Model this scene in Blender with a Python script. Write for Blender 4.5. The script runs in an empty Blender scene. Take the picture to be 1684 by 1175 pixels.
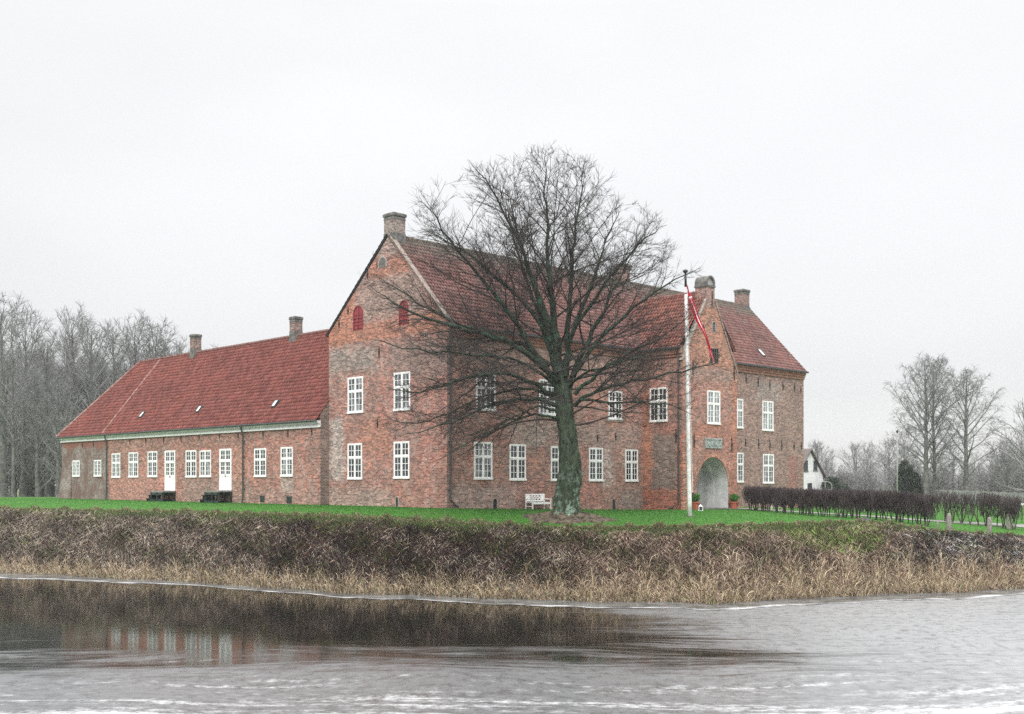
import bpy, math, random
import numpy as np
from math import radians, sin, cos, pi, sqrt

random.seed(7); RNG = np.random.default_rng(11)
S = bpy.context.scene
COL = S.collection

# ------------------------------------------------------------------ camera, world, sun, exposure
FPX, CX, HY, CAMZ = 1792.0, 842.0, 790.0, 1.6          # focal length in photo pixels, centre x, horizon row, eye height
cam = bpy.data.cameras.new('camera'); camo = bpy.data.objects.new('camera', cam); COL.objects.link(camo)
camo.location = (0, 0, CAMZ); camo.rotation_euler = (radians(90), 0, 0)
cam.sensor_width = 36; cam.lens = 36*FPX/1684; cam.shift_y = (HY-587.5)/1684
cam.clip_start = 0.1; cam.clip_end = 5000
S.camera = camo
SUN_EL, SUN_AZ = radians(42), radians(192)             # azimuth measured from +Y clockwise: behind the camera, a little to the left
w = bpy.data.worlds.new('World'); S.world = w; w.use_nodes = True
nt = w.node_tree; nt.nodes.clear()
N = nt.nodes.new; Lk = nt.links.new
out = N('ShaderNodeOutputWorld')
sky = N('ShaderNodeTexSky'); sky.sky_type = 'NISHITA'; sky.sun_disc = False
sky.sun_elevation = SUN_EL; sky.sun_rotation = SUN_AZ; sky.air_density = 1.0; sky.dust_density = 1.0
hs = N('ShaderNodeHueSaturation'); hs.inputs['Saturation'].default_value = 0.15
Lk(sky.outputs[0], hs.inputs['Color'])
b1 = N('ShaderNodeBackground'); b1.inputs[1].default_value = 0.05; Lk(hs.outputs[0], b1.inputs[0])
tc = N('ShaderNodeTexCoord'); sx = N('ShaderNodeSeparateXYZ'); Lk(tc.outputs['Generated'], sx.inputs[0])
ramp = N('ShaderNodeValToRGB'); Lk(sx.outputs['Z'], ramp.inputs[0])
cr = ramp.color_ramp
pts = [(0.0, .27), (0.10, .235), (0.20, .33), (0.30, .42), (0.40, .47), (0.60, 1.25), (1.0, 2.3)]
cr.elements[0].position = 0; cr.elements[1].position = 1
for p_, v_ in pts[1:-1]: cr.elements.new(p_)
for e, (p_, v_) in zip(sorted(cr.elements, key=lambda e: e.position), pts): e.color = (v_*1.0, v_*1.0, v_*1.005, 1)
mp = N('ShaderNodeMapping'); mp.inputs['Scale'].default_value = (1.2, 1.2, 3.0); Lk(tc.outputs['Generated'], mp.inputs[0])
nz = N('ShaderNodeTexNoise'); nz.inputs['Scale'].default_value = 1.6; nz.inputs['Detail'].default_value = 3; Lk(mp.outputs[0], nz.inputs['Vector'])
mr = N('ShaderNodeMapRange'); mr.inputs[1].default_value = .3; mr.inputs[2].default_value = .7; mr.inputs[3].default_value = .92; mr.inputs[4].default_value = 1.08
Lk(nz.outputs[0], mr.inputs[0])
b2 = N('ShaderNodeBackground'); Lk(ramp.outputs[0], b2.inputs[0]); Lk(mr.outputs[0], b2.inputs[1])
ad = N('ShaderNodeAddShader'); Lk(b1.outputs[0], ad.inputs[0]); Lk(b2.outputs[0], ad.inputs[1]); Lk(ad.outputs[0], out.inputs[0])
sun = bpy.data.lights.new('sun', 'SUN'); sun.energy = 1.5; sun.angle = radians(25); sun.color = (1, .975, .94)
suno = bpy.data.objects.new('sun', sun); COL.objects.link(suno)
suno.rotation_euler = (radians(90)-SUN_EL, 0, -SUN_AZ + pi)  # lamp shines down its -Z
import mathutils
_d = mathutils.Vector((sin(SUN_AZ)*cos(SUN_EL), cos(SUN_AZ)*cos(SUN_EL), sin(SUN_EL)))
suno.rotation_euler = _d.to_track_quat('Z', 'Y').to_euler()
vs = S.view_settings; S.display_settings.display_device = 'sRGB'
vs.view_transform = 'Standard'; vs.look = 'None'; vs.exposure = 0.56; vs.gamma = 1; vs.use_curve_mapping = False
S.render.engine = 'CYCLES'
cy = S.cycles; cy.max_bounces = 6; cy.diffuse_bounces = 3; cy.glossy_bounces = 3; cy.volume_bounces = 0; cy.transparent_max_bounces = 8
cy.use_adaptive_sampling = False; cy.use_denoising = False; cy.denoiser = 'OPENIMAGEDENOISE'; cy.denoising_prefilter = 'NONE'; cy.denoising_input_passes = 'RGB_ALBEDO_NORMAL'; cy.sample_clamp_indirect = 4
HAZE_DENSITY = 0.00034

# ------------------------------------------------------------------ helpers
def tag(o, label=None, cat=None, group=None, kind=None):
    if label: o['label'] = label
    if cat: o['category'] = cat
    if group: o['group'] = group
    if kind: o['kind'] = kind
    return o
def thing(name, loc, label, cat, group=None):
    o = bpy.data.objects.new(name, None); COL.objects.link(o); o.location = loc; o.empty_display_size = .3
    return tag(o, label, cat, group)
def root_loc(o):
    v = mathutils.Vector((0, 0, 0))
    while o is not None: v += o.location; o = o.parent
    return v
def link(name, me, parent=None):
    o = bpy.data.objects.new(name, me); COL.objects.link(o)
    if parent is not None: o.parent = parent
    return o
def np_mesh(name, V, F, mats, parent=None, col=None, uv=None, smooth=False, mi=None, origin=None):
    """V (n,3), F (m,4 or 3); col per vertex (n,3); uv per vertex (n,2)"""
    V = np.asarray(V, dtype=np.float32).copy(); F = np.asarray(F, dtype=np.int32)
    if parent is not None: V -= np.array(root_loc(parent), dtype=np.float32)
    elif origin is not None: V -= np.array(origin, dtype=np.float32)
    me = bpy.data.meshes.new(name); k = F.shape[1]
    me.vertices.add(len(V)); me.vertices.foreach_set('co', V.ravel())
    me.loops.add(F.size); me.loops.foreach_set('vertex_index', F.ravel())
    me.polygons.add(len(F)); me.polygons.foreach_set('loop_start', np.arange(0, F.size, k, dtype=np.int32))
    me.polygons.foreach_set('loop_total', np.full(len(F), k, dtype=np.int32))
    if smooth: me.polygons.foreach_set('use_smooth', np.ones(len(F), dtype=bool))
    if not isinstance(mats, (list, tuple)): mats = [mats]
    for m in mats: me.materials.append(m)
    if mi is not None: me.polygons.foreach_set('material_index', np.asarray(mi, dtype=np.int32))
    if uv is not None:
        l = me.uv_layers.new(name='UVMap'); l.data.foreach_set('uv', np.asarray(uv, dtype=np.float32)[F.ravel()].ravel())
    if col is not None:
        a = me.color_attributes.new('col', 'FLOAT_COLOR', 'POINT')
        c = np.ones((len(V), 4), dtype=np.float32); c[:, :3] = col; a.data.foreach_set('color', c.ravel())
    me.update(calc_edges=True); me.validate()
    o = link(name, me, parent)
    if parent is None and origin is not None: o.location = origin
    return o
class MB:
    def __init__(s): s.v = []; s.f = []; s.m = []; s.uv = []
    def face(s, pts, m=0, uv=None):
        b = len(s.v); s.v += [tuple(p) for p in pts]; s.f.append(list(range(b, b+len(pts)))); s.m.append(m)
        s.uv.append(uv if uv else [(0, 0)]*len(pts))
    def hexa(s, p, m=0):       # p: 8 points, bottom ring 0-3, top ring 4-7
        for q in ((3, 2, 1, 0), (4, 5, 6, 7), (0, 1, 5, 4), (1, 2, 6, 5), (2, 3, 7, 6), (3, 0, 4, 7)):
            s.face([p[i] for i in q], m)
    def box(s, x0, x1, y0, y1, z0, z1, m=0):
        s.hexa([(x0, y0, z0), (x1, y0, z0), (x1, y1, z0), (x0, y1, z0), (x0, y0, z1), (x1, y0, z1), (x1, y1, z1), (x0, y1, z1)], m)
    def fbox(s, F, u0, u1, n0, n1, z0, z1, m=0):
        P = F.p
        s.hexa([P(u0, n0, z0), P(u1, n0, z0), P(u1, n1, z0), P(u0, n1, z0), P(u0, n0, z1), P(u1, n0, z1), P(u1, n1, z1), P(u0, n1, z1)], m)
    def tube(s, pts, r, n=8, m=0, cap=True):
        rs = r if isinstance(r, (list, tuple)) else [r]*len(pts)
        rings = []
        for i, p in enumerate(pts):
            a = mathutils.Vector(pts[max(0, i-1)]); b = mathutils.Vector(pts[min(len(pts)-1, i+1)])
            t = (b-a).normalized(); ref = mathutils.Vector((0, 0, 1)) if abs(t.z) < .9 else mathutils.Vector((1, 0, 0))
            x = t.cross(ref).normalized(); y = t.cross(x)
            rings.append([tuple(mathutils.Vector([float(q_) for q_ in p])+float(rs[i])*(cos(2*pi*k/n)*x+sin(2*pi*k/n)*y)) for k in range(n)])
        for i in range(len(rings)-1):
            for k in range(n):
                k2 = (k+1) % n
                s.face([rings[i][k], rings[i][k2], rings[i+1][k2], rings[i+1][k]], m)
        if cap: s.face(rings[0][::-1], m); s.face(rings[-1], m)
    def build(s, name, mats, parent=None, smooth=False, uvs=False, bevel=0, origin=None):
        me = bpy.data.meshes.new(name)
        off = root_loc(parent) if parent is not None else mathutils.Vector(origin or (0, 0, 0))
        me.from_pydata([(a-off.x, b-off.y, c-off.z) for a, b, c in s.v], [], s.f)
        if not isinstance(mats, (list, tuple)): mats = [mats]
        for m in mats: me.materials.append(m)
        me.polygons.foreach_set('material_index', s.m)
        if uvs:
            l = me.uv_layers.new(name='UVMap'); l.data.foreach_set('uv', [c for f in s.uv for p in f for c in p])
        if smooth: me.polygons.foreach_set('use_smooth', [True]*len(s.f))
        me.update()
        o = link(name, me, parent)
        if parent is None and origin: o.location = origin
        if smooth:
            import bmesh
            bm = bmesh.new(); bm.from_mesh(me); bmesh.ops.remove_doubles(bm, verts=bm.verts, dist=.0005); bm.to_mesh(me); bm.free()
        return o
class Face2:        # a vertical plane: origin (x,y), unit direction d, outward normal n
    def __init__(s, o, d, n): s.o, s.d, s.n = o, d, n
    def p(s, u, n, z): return (s.o[0]+s.d[0]*u+s.n[0]*n, s.o[1]+s.d[1]*u+s.n[1]*n, z)
    def u(s, px, off=0):
        k = (px-CX)/FPX; ox = s.o[0]+s.n[0]*off; oy = s.o[1]+s.n[1]*off
        return (k*oy-ox)/(s.d[0]-k*s.d[1])
    def z(s, px, py): u = s.u(px); return CAMZ+(HY-py)*(s.o[1]+s.d[1]*u)/FPX
    def uz(s, px, py): return s.u(px), s.z(px, py)

# ------------------------------------------------------------------ materials
def mat(name, base=(.5, .5, .5), rough=.8, spec=.3, metal=0):
    m = bpy.data.materials.new(name); m.use_nodes = True
    b = m.node_tree.nodes['Principled BSDF']
    b.inputs['Base Color'].default_value = (*base, 1); b.inputs['Roughness'].default_value = rough
    b.inputs['Specular IOR Level'].default_value = spec; b.inputs['Metallic'].default_value = metal
    return m
class G:            # small node-graph helper
    def __init__(s, m): s.m = m; s.t = m.node_tree; s.b = s.t.nodes['Principled BSDF']
    def n(s, k, **kw):
        x = s.t.nodes.new(k)
        for a, v in kw.items(): setattr(x, a, v)
        return x
    def l(s, a, b): s.t.links.new(a, b)
    def inp(s, node, i, v):
        if hasattr(v, 'links') or isinstance(v, bpy.types.NodeSocket): s.l(v, node.inputs[i])
        else: node.inputs[i].default_value = v
    def math(s, op, a, b=0, clamp=False):
        x = s.n('ShaderNodeMath', operation=op); x.use_clamp = clamp; s.inp(x, 0, a); s.inp(x, 1, b); return x.outputs[0]
    def noise(s, vec, scale, detail=4, rough=.55):
        x = s.n('ShaderNodeTexNoise'); s.l(vec, x.inputs['Vector']); x.inputs['Scale'].default_value = scale
        x.inputs['Detail'].default_value = detail; x.inputs['Roughness'].default_value = rough; return x.outputs[0]
    def rng(s, v, a, b, c=0., d=1., smooth=False):
        x = s.n('ShaderNodeMapRange'); x.interpolation_type = 'SMOOTHSTEP' if smooth else 'LINEAR'
        s.l(v, x.inputs[0])
        for i, q in zip((1, 2, 3, 4), (a, b, c, d)): x.inputs[i].default_value = q
        return x.outputs[0]
    def mix(s, f, a, b, mode='MIX'):
        x = s.n('ShaderNodeMix', data_type='RGBA', blend_type=mode); x.clamp_factor = True
        s.inp(x, 0, f)
        for i, v in ((6, a), (7, b)):
            if isinstance(v, tuple): x.inputs[i].default_value = (*v[:3], 1)
            else: s.l(v, x.inputs[i])
        return x.outputs[2]
    def bump(s, h, strength=.3, dist=.02):
        x = s.n('ShaderNodeBump'); x.inputs['Strength'].default_value = strength; x.inputs['Distance'].default_value = dist
        s.l(h, x.inputs['Height']); s.l(x.outputs[0], s.b.inputs['Normal']); return x.outputs[0]
    def scaled(s, vec, sc):
        x = s.n('ShaderNodeMapping'); x.inputs['Scale'].default_value = sc; s.l(vec, x.inputs[0]); return x.outputs[0]

def brick_mat(name, cols, mortar=(.44, .40, .365), patches=(), stain=.5, seed=0.0):
    m = mat(name, rough=.92, spec=.15); g = G(m)
    uvn = g.n('ShaderNodeUVMap'); uv0 = uvn.outputs[0]
    sh = g.n('ShaderNodeMapping'); sh.inputs['Location'].default_value = (seed, seed*.7, seed*1.3); g.l(uv0, sh.inputs[0]); uv = sh.outputs[0]
    br = g.n('ShaderNodeTexBrick'); g.l(uv0, br.inputs['Vector'])
    br.inputs['Scale'].default_value = 1; br.inputs['Brick Width'].default_value = .27; br.inputs['Row Height'].default_value = .092
    br.inputs['Mortar Size'].default_value = .011; br.inputs['Mortar Smooth'].default_value = .3; br.inputs['Bias'].default_value = -.1
    br.inputs['Color1'].default_value = (0, 0, 0, 1); br.inputs['Color2'].default_value = (1, 1, 1, 1); br.inputs['Mortar'].default_value = (.5, .5, .5, 1)
    perb = br.outputs['Color']; fac = br.outputs['Fac']
    c0, c1, c2 = cols             # main, second, grey
    big = g.noise(uv, .33, 5, .6); med = g.noise(uv, 1.6, 4, .65); fine = g.noise(uv, 9.0, 3, .7)
    col = g.mix(g.rng(big, .40, .60), c0, c1)
    col = g.mix(g.math('MULTIPLY', g.rng(med, .47, .66), stain), col, c2)
    # patches (repairs in another brick), with ragged course-shaped edges
    sxyz = g.n('ShaderNodeSeparateXYZ'); g.l(uv0, sxyz.inputs[0]); U, V = sxyz.outputs[0], sxyz.outputs[1]
    rag = g.math('MULTIPLY', g.math('SUBTRACT', g.noise(g.scaled(uv, (1.2, 2.2, 1)), .9, 6, .8), .5), 2.4)
    for (u0, u1, v0, v1, pc, amt, wob, soft) in patches:
        du = g.math('ADD', U, g.math('MULTIPLY', rag, wob*1.6)); dv = g.math('ADD', V, g.math('MULTIPLY', rag, wob))
        ma = g.rng(du, u0-soft, u0+soft); mb = g.rng(du, u1+soft, u1-soft)
        mc = g.rng(dv, v0-soft, v0+soft); md = g.rng(dv, v1+soft, v1-soft)
        mk = g.math('MULTIPLY', g.math('MULTIPLY', ma, mb), g.math('MULTIPLY', mc, md))
        col = g.mix(g.math('MULTIPLY', mk, amt), col, pc)
    bw = g.n('ShaderNodeRGBToBW'); g.l(perb, bw.inputs[0])
    col = g.mix(1.0, col, g.mix(bw.outputs[0], (.55, .53, .53), (1.45, 1.42, 1.40)), 'MULTIPLY')
    col = g.mix(1.0, col, g.mix(g.rng(fine, .28, .72), (.50, .50, .50), (1.5, 1.5, 1.5)), 'MULTIPLY')
    grp = g.noise(g.scaled(uv, (.8, 2.0, 1)), 2.4, 4, .75)
    col = g.mix(1.0, col, g.mix(g.rng(grp, .32, .68), (.68, .66, .65), (1.34, 1.32, 1.30)), 'MULTIPLY')
    blot = g.noise(g.scaled(uv, (1, .7, 1)), .75, 5, .7)
    col = g.mix(1.0, col, g.mix(g.rng(blot, .35, .65), (.80, .80, .80), (1.18, 1.17, 1.16)), 'MULTIPLY')
    lime = g.noise(g.scaled(uv, (1, .8, 1)), 2.6, 5, .75)
    col = g.mix(g.rng(lime, .60, .76, 0, .55), col, (.40, .37, .34))
    mo = g.mix(g.rng(big, .35, .6), mortar, tuple(x*.72 for x in mortar))
    col = g.mix(g.math('MULTIPLY', fac, .85), col, mo)
    holes = g.noise(uv, 5.0, 2, .8); col = g.mix(g.rng(holes, .64, .70, 0, .75), col, (.05, .04, .035))
    g.l(col, g.b.inputs['Base Color'])
    g.bump(g.math('SUBTRACT', fine, g.math('MULTIPLY', fac, .8)), .55, .02)
    return m
RED = (.36, .148, .112); BROWN = (.31, .165, .133); GREY = (.30, .240, .210); ORANGE = (.39, .158, .095); PALE = (.36, .305, .27); DARKB = (.15, .093, .078)

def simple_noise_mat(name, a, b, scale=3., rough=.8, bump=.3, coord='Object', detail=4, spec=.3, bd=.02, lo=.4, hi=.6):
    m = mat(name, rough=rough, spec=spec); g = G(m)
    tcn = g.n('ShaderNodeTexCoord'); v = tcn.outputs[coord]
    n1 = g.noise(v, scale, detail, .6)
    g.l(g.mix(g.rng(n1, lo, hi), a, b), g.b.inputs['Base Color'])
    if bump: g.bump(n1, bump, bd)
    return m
def attr_mat(name, rough=.8, spec=.2, scale=0, amt=.3, bump=0, translucent=0):
    m = mat(name, rough=rough, spec=spec); g = G(m)
    a = g.n('ShaderNodeAttribute', attribute_name='col'); c = a.outputs['Color']
    if scale:
        tcn = g.n('ShaderNodeTexCoord'); n1 = g.noise(tcn.outputs['Object'], scale, 4, .65)
        c = g.mix(1., c, g.mix(g.rng(n1, .3, .7), (1-amt,)*3, (1+amt,)*3), 'MULTIPLY')
        if bump: g.bump(n1, bump, .05)
    g.l(c, g.b.inputs['Base Color']); return m
M = {}
M['white'] = simple_noise_mat('white_paint', (.74, .74, .72), (.84, .84, .83), 4, .5, .05)
M['limewash'] = simple_noise_mat('limewashed_cornice', (.66, .665, .65), (.78, .78, .77), 2, .8, .1)
M['gutter'] = mat('zinc_gutter', (.06, .07, .075), .5, .4, .3)
M['dark'] = mat('dark_opening', (.02, .02, .02), .9)
M['iron'] = mat('wrought_iron', (.035, .028, .026), .7, .4)
M['redpaint'] = simple_noise_mat('red_shutter_paint', (.20, .035, .04), (.28, .05, .055), 5, .6, .1)
M['cement'] = simple_noise_mat('weathered_cement', (.09, .09, .083), (.18, .175, .16), 3.5, .9, .5)
M['verge'] = simple_noise_mat('mortared_verge', (.20, .165, .14), (.33, .29, .25), 6, .9, .3)
M['plaster'] = simple_noise_mat('grey_plaster', (.30, .30, .29), (.44, .44, .43), 1.6, .9, .15)
M['plaster2'] = simple_noise_mat('pale_jamb_plaster', (.46, .47, .46), (.62, .62, .61), 1.6, .9, .15)
M['stone'] = simple_noise_mat('carved_sandstone', (.17, .20, .19), (.40, .44, .42), 9, .9, .6)
M['granite'] = simple_noise_mat('lichened_granite', (.13, .125, .10), (.27, .26, .22), 14, .9, .6)
M['terracotta'] = simple_noise_mat('terracotta', (.32, .09, .05), (.42, .13, .08), 5, .75, .1)
M['greenwood'] = simple_noise_mat('dark_green_timber', (.012, .022, .018), (.035, .05, .045), 6, .7, .2)
M['tread'] = simple_noise_mat('weathered_stone_tread', (.14, .15, .14), (.24, .25, .23), 6, .8, .2)
M['redflag'] = mat('red_bunting', (.42, .015, .035), .8); M['whiteflag'] = mat('white_bunting', (.8, .78, .78), .8)
M['black'] = mat('black_paint', (.012, .012, .014), .4, .5)
M['leafgreen'] = attr_mat('clipped_box_leaves', .6, .3)

def pane_mat(name, a, b, sc):
    m = mat(name, rough=.06, spec=.6); g = G(m)
    tcn = g.n('ShaderNodeTexCoord'); n1 = g.noise(g.scaled(tcn.outputs['Object'], (1, 1, .35)), sc, 2, .6)
    g.l(g.mix(g.rng(n1, .42, .62), a, b), g.b.inputs['Base Color'])
    n2 = g.noise(tcn.outputs['Object'], 2.2, 1, .5); g.bump(n2, .08, .02)
    return m
M['pane_dark'] = pane_mat('dark_old_glass', (.010, .011, .013), (.05, .055, .06), 2.5)
M['pane_mid'] = pane_mat('glass_with_curtain_behind', (.02, .022, .025), (.22, .23, .24), 3.2)
M['pane_light'] = pane_mat('glass_with_pale_curtain_behind', (.16, .17, .18), (.36, .37, .38), 3.5)

def roof_mat(name, c0, c1, c2, moss=None):
    m = mat(name, rough=.85, spec=.25); g = G(m)
    a = g.n('ShaderNodeAttribute', attribute_name='col'); uvn = g.n('ShaderNodeUVMap'); uv = uvn.outputs[0]
    sp = g.n('ShaderNodeSeparateXYZ'); g.l(a.outputs['Color'], sp.inputs[0])
    big = g.noise(uv, .35, 4, .6); med = g.noise(uv, 1.3, 4, .7)
    col = g.mix(g.rng(big, .4, .62), c0, c1)
    col = g.mix(g.math('MULTIPLY', g.rng(med, .48, .68), .5), col, c2)
    col = g.mix(1., col, g.mix(sp.outputs[0], (.72, .70, .70), (1.28, 1.26, 1.25)), 'MULTIPLY')
    col = g.mix(g.math('MULTIPLY', sp.outputs[1], .72), col, (.055, .035, .033))      # shade painted into each tile's trough and under each course's lip
    if moss:
        s2 = g.n('ShaderNodeSeparateXYZ'); g.l(uv, s2.inputs[0])
        (v0, v1, mc, amt) = moss
        mv = g.math('ADD', s2.outputs[1], g.math('MULTIPLY', g.math('SUBTRACT', med, .5), 5.5))
        mk = g.math('MULTIPLY', g.rng(mv, v0, v1), amt)
        fn = g.noise(uv, 7., 3, .7)
        col = g.mix(mk, col, g.mix(g.rng(fn, .4, .6), mc, tuple(x*1.7 for x in mc)))
    g.l(col, g.b.inputs['Base Color']); return m
M['roof_wing'] = roof_mat('red_pantiles', (.205, .067, .054), (.172, .058, .050), (.23, .105, .084))
M['roof_main'] = roof_mat('weathered_red_pantiles', (.205, .100, .088), (.165, .090, .083), (.20, .155, .135), (6.0, 8.4, (.095, .093, .078), .9))
M['roof_tower'] = roof_mat('orange_red_pantiles', (.25, .095, .072), (.20, .085, .072), (.23, .15, .12))
M['ridge'] = simple_noise_mat('mossy_ridge_tiles', (.07, .065, .055), (.16, .13, .10), 3, .9, .3)
M['ridge_red'] = simple_noise_mat('red_ridge_tiles', (.15, .06, .055), (.22, .12, .10), 3, .9, .3)

def bark_mat(name, a, b, lich, sc=4., lscale=5., lo=.58, hi=.68, foot=False):
    m = mat(name, rough=.95, spec=.1); g = G(m)
    tcn = g.n('ShaderNodeTexCoord'); v = tcn.outputs['Object']
    n1 = g.noise(g.scaled(v, (1, 1, .4)), sc, 5, .7); n2 = g.noise(v, lscale, 4, .7); n3 = g.noise(v, .8, 3, .6)
    col = g.mix(g.rng(n1, .35, .65), a, b)
    sz = g.n('ShaderNodeSeparateXYZ'); g.l(v, sz.inputs[0])
    ft = g.rng(g.math('ADD', sz.outputs[2], g.math('MULTIPLY', n3, 2.0)), 4.2, 2.0, .12, 1) if foot else 1.0
    col = g.mix(g.math('MULTIPLY', g.math('MULTIPLY', g.rng(n2, lo, hi), g.rng(n3, .35, .6)), ft), col, lich)
    g.l(col, g.b.inputs['Base Color']); g.bump(n1, .8, .04); return m
M['bark'] = bark_mat('mossy_bark', (.018, .024, .016), (.065, .085, .054), (.26, .36, .28), 6, 4, .48, .58, True)
M['limb'] = bark_mat('mossy_limb_bark', (.015, .018, .014), (.042, .050, .037), (.045, .11, .065), 5, 3, .5, .62)
M['twig'] = simple_noise_mat('twig_bark', (.030, .026, .024), (.060, .053, .047), 2, .95, 0)
M['fartrunk'] = simple_noise_mat('haze_paled_grey_bark', (.08, .082, .076), (.16, .157, .148), 1.5, .95, .3)  # grey bark, lightened in its colour to stand in for distance haze
M['fartwig'] = simple_noise_mat('haze_paled_grey_twigs', (.16, .158, .157), (.25, .247, .245), .4, .95, 0)  # twig colour made paler so the far crowns look hazed
M['hedgetwig'] = simple_noise_mat('purple_brown_twigs', (.040, .030, .032), (.085, .066, .066), 1.2, .95, 0)
M['conifer'] = simple_noise_mat('haze_paled_conifer', (.035, .048, .035), (.07, .09, .065), 2, .9, 0)  # haze mixed into the foliage colour, lifting it towards mid grey
M['pale'] = simple_noise_mat('silvered_pickets', (.22, .22, .215), (.34, .34, .33), 2, .9, .1)
M['dead'] = attr_mat('dead_grass_and_bramble', .9, .1)
M['grassblade'] = attr_mat('grass_blades', .7, .2)

# ------------------------------------------------------------------ terrain (all heights in metres; the camera stands 1.6 above the castle lawn)
def k_of(px): return (px-CX)/FPX
_wx = np.array([-700, 0, 300, 560, 900, 1180, 1400, 1550, 1684, 2300.]); _wk = (_wx-CX)/FPX
_wy = np.array([68, 67.2, 61.2, 55.2, 51.6, 50.3, 53.8, 55.2, 57.4, 64.])
_rx = np.array([-700, 0, 300, 560, 760, 900, 1180, 1400, 1460, 1550, 1684, 2300.]); _rk = (_rx-CX)/FPX
_ry = np.array([74, 73, 67, 60.5, 57.6, 56.2, 55.2, 59.0, 59.5, 60.5, 62.5, 69.])
_rpy = np.array([838, 838, 843, 852, 863, 870, 868, 860, 862, 876, 886, 886.])
_rz = CAMZ-(_rpy-HY)*_ry/FPX
_bx = np.array([-700, 0, 104, 526, 735, 900, 1057, 1120, 1212, 1322, 1500, 1684, 2300.]); _bk = (_bx-CX)/FPX
_by = np.array([104, 102, 98.8, 70.5, 62.9, 68.3, 74.3, 72.8, 78, 89, 86, 86, 90.])
_bz = np.array([-.1, -.1, -.05, 0., -.02, -.2, -.42, -.36, -.42, -.7, -1.0, -1.15, -1.3])
WATER = -4.1
def wob(x, y):
    return (np.sin(x*1.3+y*.7)+np.sin(x*2.9-y*1.9+1)+np.sin(x*.5+2.1)*1.2+np.sin(y*3.1+x*.4)*.8+np.sin(x*6.1+y*5.3)*.5)/4.5
def prof(k):
    return (np.interp(k, _wk, _wy)+.22*np.sin(k*57)+.12*np.sin(k*131+1), np.interp(k, _rk, _ry)+.3*np.sin(k*43+2)+.22*np.sin(k*97)+.15*np.sin(k*211+1), np.interp(k, _rk, _rz),
            np.interp(k, _bk, _by), np.interp(k, _bk, _bz))
def ground_z(X, Y):
    X = np.asarray(X, float); Y = np.asarray(Y, float); k = X/np.maximum(Y, 1)
    yw, yr, zr, yb, zb = prof(k)
    t = (Y-yw)/(yr-yw)
    e = np.clip(t, 0, 1)
    bank = WATER-.10+(zr-WATER+.10)*(1-(1-e)**1.35) + (wob(X, Y)*.26+.22*np.maximum(0, np.sin(X*1.9+Y*.6)*np.sin(X*.83-1)))*np.sin(np.clip(e, 0, 1)*pi)
    bank = np.where(t < 0, WATER-.1+np.maximum(t, -1)*1.2, bank)
    q = np.clip((yb-Y)/(yb-yr), 0, 1)
    lawn = zb+(zr-zb)*q**3
    far = np.clip((Y-yb)/90, 0, 1)
    lawn = np.where(Y > yb, zb+(-1.4-zb)*far*far*(3-2*far), lawn)
    return np.where(t < 1, bank, lawn)
def gz(x, y): return float(ground_z(x, y))
def place(px, py, ymin=50, ymax=300):
    """the point of the terrain that the photo shows at (px, py)"""
    k = k_of(px); prev = None
    for i in range(4000):
        Y = ymin+(ymax-ymin)*i/4000; z = CAMZ-(py-HY)*Y/FPX
        if gz(k*Y, Y) >= z and Y > ymin+.2: return (k*Y, Y, gz(k*Y, Y))
    return (k*ymax, ymax, gz(k*ymax, ymax))
def grid_mesh(name, K, rows, material, colfn=None):
    """rows: function k-array -> list of Y arrays"""
    R = rows(K); n = len(K); X = np.array([K*y for y in R]); Y = np.array(R)
    Z = ground_z(X, Y); V = np.stack([X, Y, Z], -1).reshape(-1, 3)
    i = np.arange(len(R)-1)[:, None]*n+np.arange(n-1)[None, :]; i = i.ravel()
    F = np.stack([i, i+1, i+n+1, i+n], -1)
    return np_mesh(name, V, F, material, smooth=True, col=colfn(V) if colfn else None)

def lawn_mat():
    m = mat('mown_grass', rough=.85, spec=.15); g = G(m)
    tcn = g.n('ShaderNodeTexCoord'); v = tcn.outputs['Object']
    a = g.noise(g.scaled(v, (.5, 1.4, 1)), .8, 4, .6); b = g.noise(v, 9, 3, .7); c = g.noise(v, .12, 3, .6)
    col = g.mix(g.rng(a, .3, .7), (.024, .105, .012), (.055, .175, .024))
    col = g.mix(g.rng(b, .3, .75), col, (.075, .20, .033)); col = g.mix(g.rng(c, .52, .7, 0, .75), col, (.085, .145, .036))
    at = g.n('ShaderNodeAttribute', attribute_name='col'); sp = g.n('ShaderNodeSeparateXYZ'); g.l(at.outputs['Color'], sp.inputs[0])
    rg = g.noise(v, 1.3, 5, .7)
    k = g.rng(g.math('ADD', sp.outputs[0], g.math('MULTIPLY', g.math('SUBTRACT', rg, .5), 1.1)), .45, .75)
    col = g.mix(k, col, (.125, .105, .066))
    g.l(col, g.b.inputs['Base Color']); g.bump(g.noise(v, 22, 2, .7), .9, .05); return m
def lawn_col(V):
    k = V[:, 0]/V[:, 1]; yw, yr, zr, yb, zb = prof(k); d = (V[:, 1]-yr)
    c = np.zeros((len(V), 3)); wdt = np.interp(k, [_rk[1], 0, .19, .3, .36, .47], [2.0, .7, .6, 1.6, 2.2, .6])
    c[:, 0] = np.clip(1-d/wdt, 0, 1); return c
K0 = np.linspace(-.95, .95, 620)
def rows_bank(K):
    yw, yr, zr, yb, zb = prof(K); return [yw+(yr-yw)*t for t in np.concatenate([[-1.5, -.5, -.2], np.linspace(0, 1, 34)])]
def rows_lawn(K):
    yw, yr, zr, yb, zb = prof(K); return [yr+(yb-yr)*t for t in np.linspace(0, 1, 40)]+[yb+d for d in (3, 8, 15, 25, 38, 55)]
def rows_field(K):
    yw, yr, zr, yb, zb = prof(K); return [yb+d for d in (55, 75, 95, 130, 180, 260, 380, 520)]
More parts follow.
